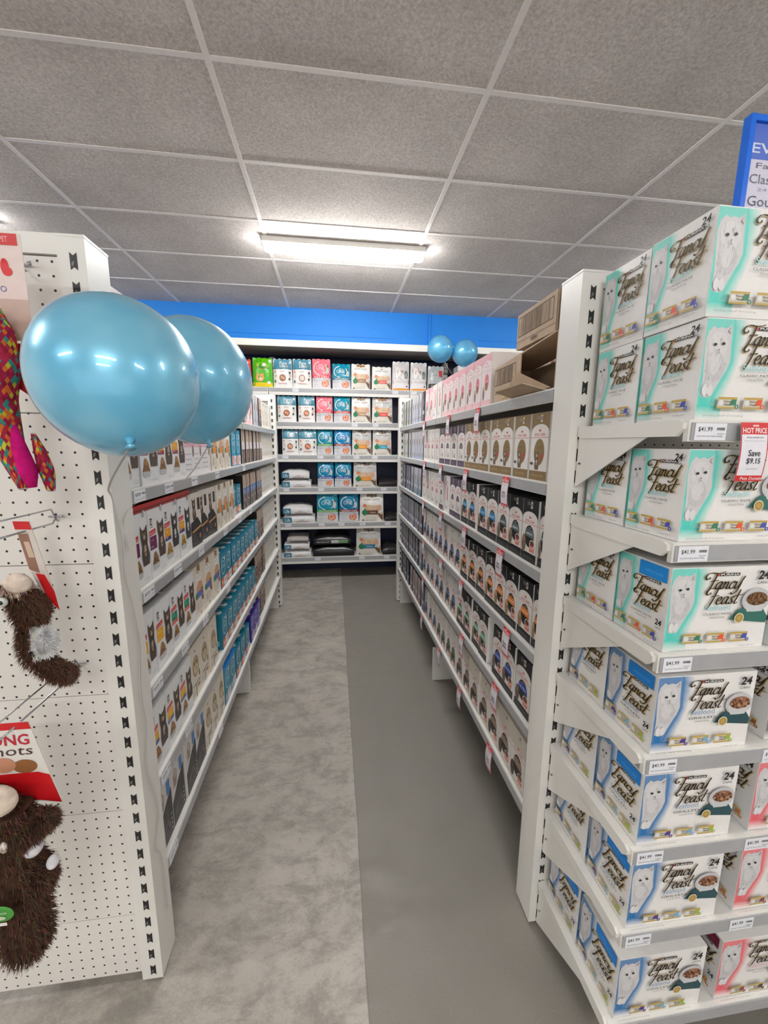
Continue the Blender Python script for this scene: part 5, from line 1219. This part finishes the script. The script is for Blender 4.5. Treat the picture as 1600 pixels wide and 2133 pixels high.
def squirrel2():
    ox, oy, oz = -.73, .88, 1.17
    t = thing('plush_squirrel', 'larger brown plush squirrel hanging from the lower hook', 'toy', (ox, oy, oz))
    P = [(-.745, .88, 1.02), (-.80, .88, 1.00), (-.735, .88, .955), (-.765, .88, .87), (-.770, .88, .78), (-.755, .88, .70), (-.750, .88, .62), (-.755, .88, .585), (-.665, .885, .955), (-.700, .885, .93), (-.678, .88, .80), (-.86, .88, .80)]
    P = [(a-ox, b-oy, c-oz) for a, b, c in P]
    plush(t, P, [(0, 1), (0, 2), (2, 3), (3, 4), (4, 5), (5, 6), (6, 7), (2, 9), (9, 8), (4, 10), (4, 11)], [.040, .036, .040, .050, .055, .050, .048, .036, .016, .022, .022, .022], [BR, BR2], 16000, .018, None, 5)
    m = MB(); m.ellipsoid((-.745-ox, .848-oy, 1.035-oz), .046, .026, .036, C(226, 208, 192)); m.obj('muzzle', ['plush'], t)
    m = MB(); m.ellipsoid((-.735-ox, .84-oy, .925-oz), .008, .006, .014, C(232, 222, 210)); m.obj('tooth', ['plush'], t)
    m = MB(); m.ellipsoid((-.700-ox, .87-oy, .885-oz), .018, .02, .018, C(222, 220, 226)); m.obj('belly_patch', ['plush'], t); m = MB(); m.ellipsoid((-.672-ox, .88-oy, .83-oz), .012, .014, .016, C(222, 220, 226)); m.obj('belly_patch', ['plush'], t)
    m = MB(); m.ellipsoid((-.728-ox, .80-oy, .80-oz), .026, .003, .020, C(70, 150, 60)); f = Face(m, (-.728-ox, .7965-oy, .80-oz), (1, 0, 0), (0, 0, 1), .05, .04); f.text('squeak', -.016, .002, .016, .010, C(206, 226, 190)); f.rect(-.014, -.026, .012, -.018, C(226, 224, 218)); f.ell(0, -.006, .012, .005, C(190, 200, 170)); m.obj('care_tag', ['card'], t)
    m = MB(); Q = [(-.83, 1.176), (-.705, 1.176), (-.676, 1.04), (-.655, .955), (-.70, .965), (-.83, .98)]
    m.prism([(a-ox, c-oz) for a, c in Q], 'y', .915-oy, .917-oy, C(226, 222, 216))
    f = Face(m, (-ox, .9145-oy, -oz), (1, 0, 0), (0, 0, 1), .1, .1); f.poly([(-.83, 1.176), (-.705, 1.176), (-.700, 1.158), (-.83, 1.158)], C(206, 26, 36)); f.text('KONG', -.815, 1.118, -.708, 1.146, C(190, 40, 60), 0, .02); f.text('Knots', -.815, 1.092, -.705, 1.116, C(70, 50, 50), .1)
    f.ell(-.725, 1.062, .026, .018, C(150, 100, 60)); f.ell(-.77, 1.068, .026, .02, C(196, 140, 110)); f.poly([(-.83, 1.045), (-.70, 1.045), (-.676, 1.035), (-.658, .958), (-.70, .968), (-.83, .99)], C(206, 22, 30)); m.obj('header_card', ['card'], t)
def dragon():
    ox, oy, oz = -.70, .98, 2.2
    t = thing('plush_toy', 'scaly rainbow plush toy with pink ears at the top hook', 'toy', (ox, oy, oz))
    pal = [C(170, 44, 76), C(150, 36, 66), C(176, 50, 64), C(196, 190, 60), C(60, 140, 132), C(214, 110, 50), C(160, 40, 72), C(140, 34, 60)]
    def cf(c):
        i = int((c[2]+5)/.009); j = int((c[0]+5+(i % 2)*.006)/.011); return pal[(i*7+j*13+i*j) % len(pal)]
    P = [(-.705, .98, 2.04), (-.70, .98, 1.97), (-.712, .98, 1.90), (-.708, .98, 1.84), (-.700, .98, 1.77), (-.690, .98, 1.705)]
    m = MB(); m.tube([(-.697-ox, .975-oy, 1.88-oz), (-.680-ox, .97-oy, 1.80-oz), (-.668-ox, .97-oy, 1.745-oz), (-.664-ox, .97-oy, 1.71-oz)], .016, C(206, 28, 120), 0, 14, [.004, .014, .018, .008]); m.obj('pink_limb', ['plush'], t)
    def scale_tube(nm, pts, rr, n=14, N_=14):
        pts = [Vector(p)-Vector((ox, oy, oz)) for p in pts]; m = MB(); V = []; rnd = random.Random(len(nm))
        for i in range(N_+1):
            k = i/N_*(len(pts)-1); a = min(int(k), len(pts)-2); p = pts[a].lerp(pts[a+1], k-a); q = rr[a]+(rr[a+1]-rr[a])*(k-a)
            V.append([p+Vector((q*math.cos(2*math.pi*(j+.5*(i % 2))/n), q*math.sin(2*math.pi*(j+.5*(i % 2))/n), 0)) for j in range(n)])
        for i in range(N_-1):          # overlapping diamond scales
            for j in range(n):
                b = j+(i % 2); m.poly([V[i][j], V[i+1][b-1 if i % 2 == 0 else j], V[i+2][j], V[i+1][(j if i % 2 == 0 else j+1) % n]], rnd.choice(pal))
        m.poly(V[0], pal[0]); m.poly(V[-1][::-1], pal[0]); m.obj(nm, ['plush'], t)
    scale_tube('body', [(-.700, .98, 2.085)]+P, [.014, .036, .034, .031, .028, .023, .008], 22, 56)
    scale_tube('scaly_limb', [(-.662, .99, 1.83), (-.652, .99, 1.79), (-.644, .99, 1.745), (-.640, .99, 1.70)], [.004, .012, .015, .008], 12, 20)
    m = MB(); m.ellipsoid((-.69-ox, .96-oy, 2.09-oz), .016, .012, .020, C(226, 50, 140)); m.ellipsoid((-.695-ox, .95-oy, 2.06-oz), .018, .012, .014, C(110, 190, 170)); m.obj('ear', ['plush'], t)
    m = MB(); m.box(-.80-ox, -.655-ox, 1.02-oy, 1.022-oy, 2.03-oz, 2.245-oz, C(226, 206, 200)); f = Face(m, (-.80-ox, 1.0195-oy, 2.03-oz), (1, 0, 0), (0, 0, 1), .145, .215)
    f.rect(0, 0, .145, .085, C(200, 172, 158)); f.rect(0, .192, .138, .215, C(206, 34, 40)); f.text('UNLEASH YOUR PET', .03, .198, .12, .209, C(240, 190, 190)); f.ell(.108, .150, .008, .016, C(214, 20, 24)); f.ell(.112, .140, .010, .009, C(214, 20, 24)); f.ring(.100, .105, .006, .006, .0015, C(90, 90, 160), n=10); m.obj('header_card', ['card'], t)
    m = MB(); m.prism([(-.69-ox, 1.93-oz), (-.65-ox, 1.90-oz), (-.625-ox, 1.935-oz), (-.64-ox, 2.02-oz), (-.68-ox, 2.02-oz)], 'y', 1.0-oy, 1.004-oy, C(150, 14, 22)); m.obj('red_backing', ['card'], t)
squirrel1(); squirrel2(); dragon()
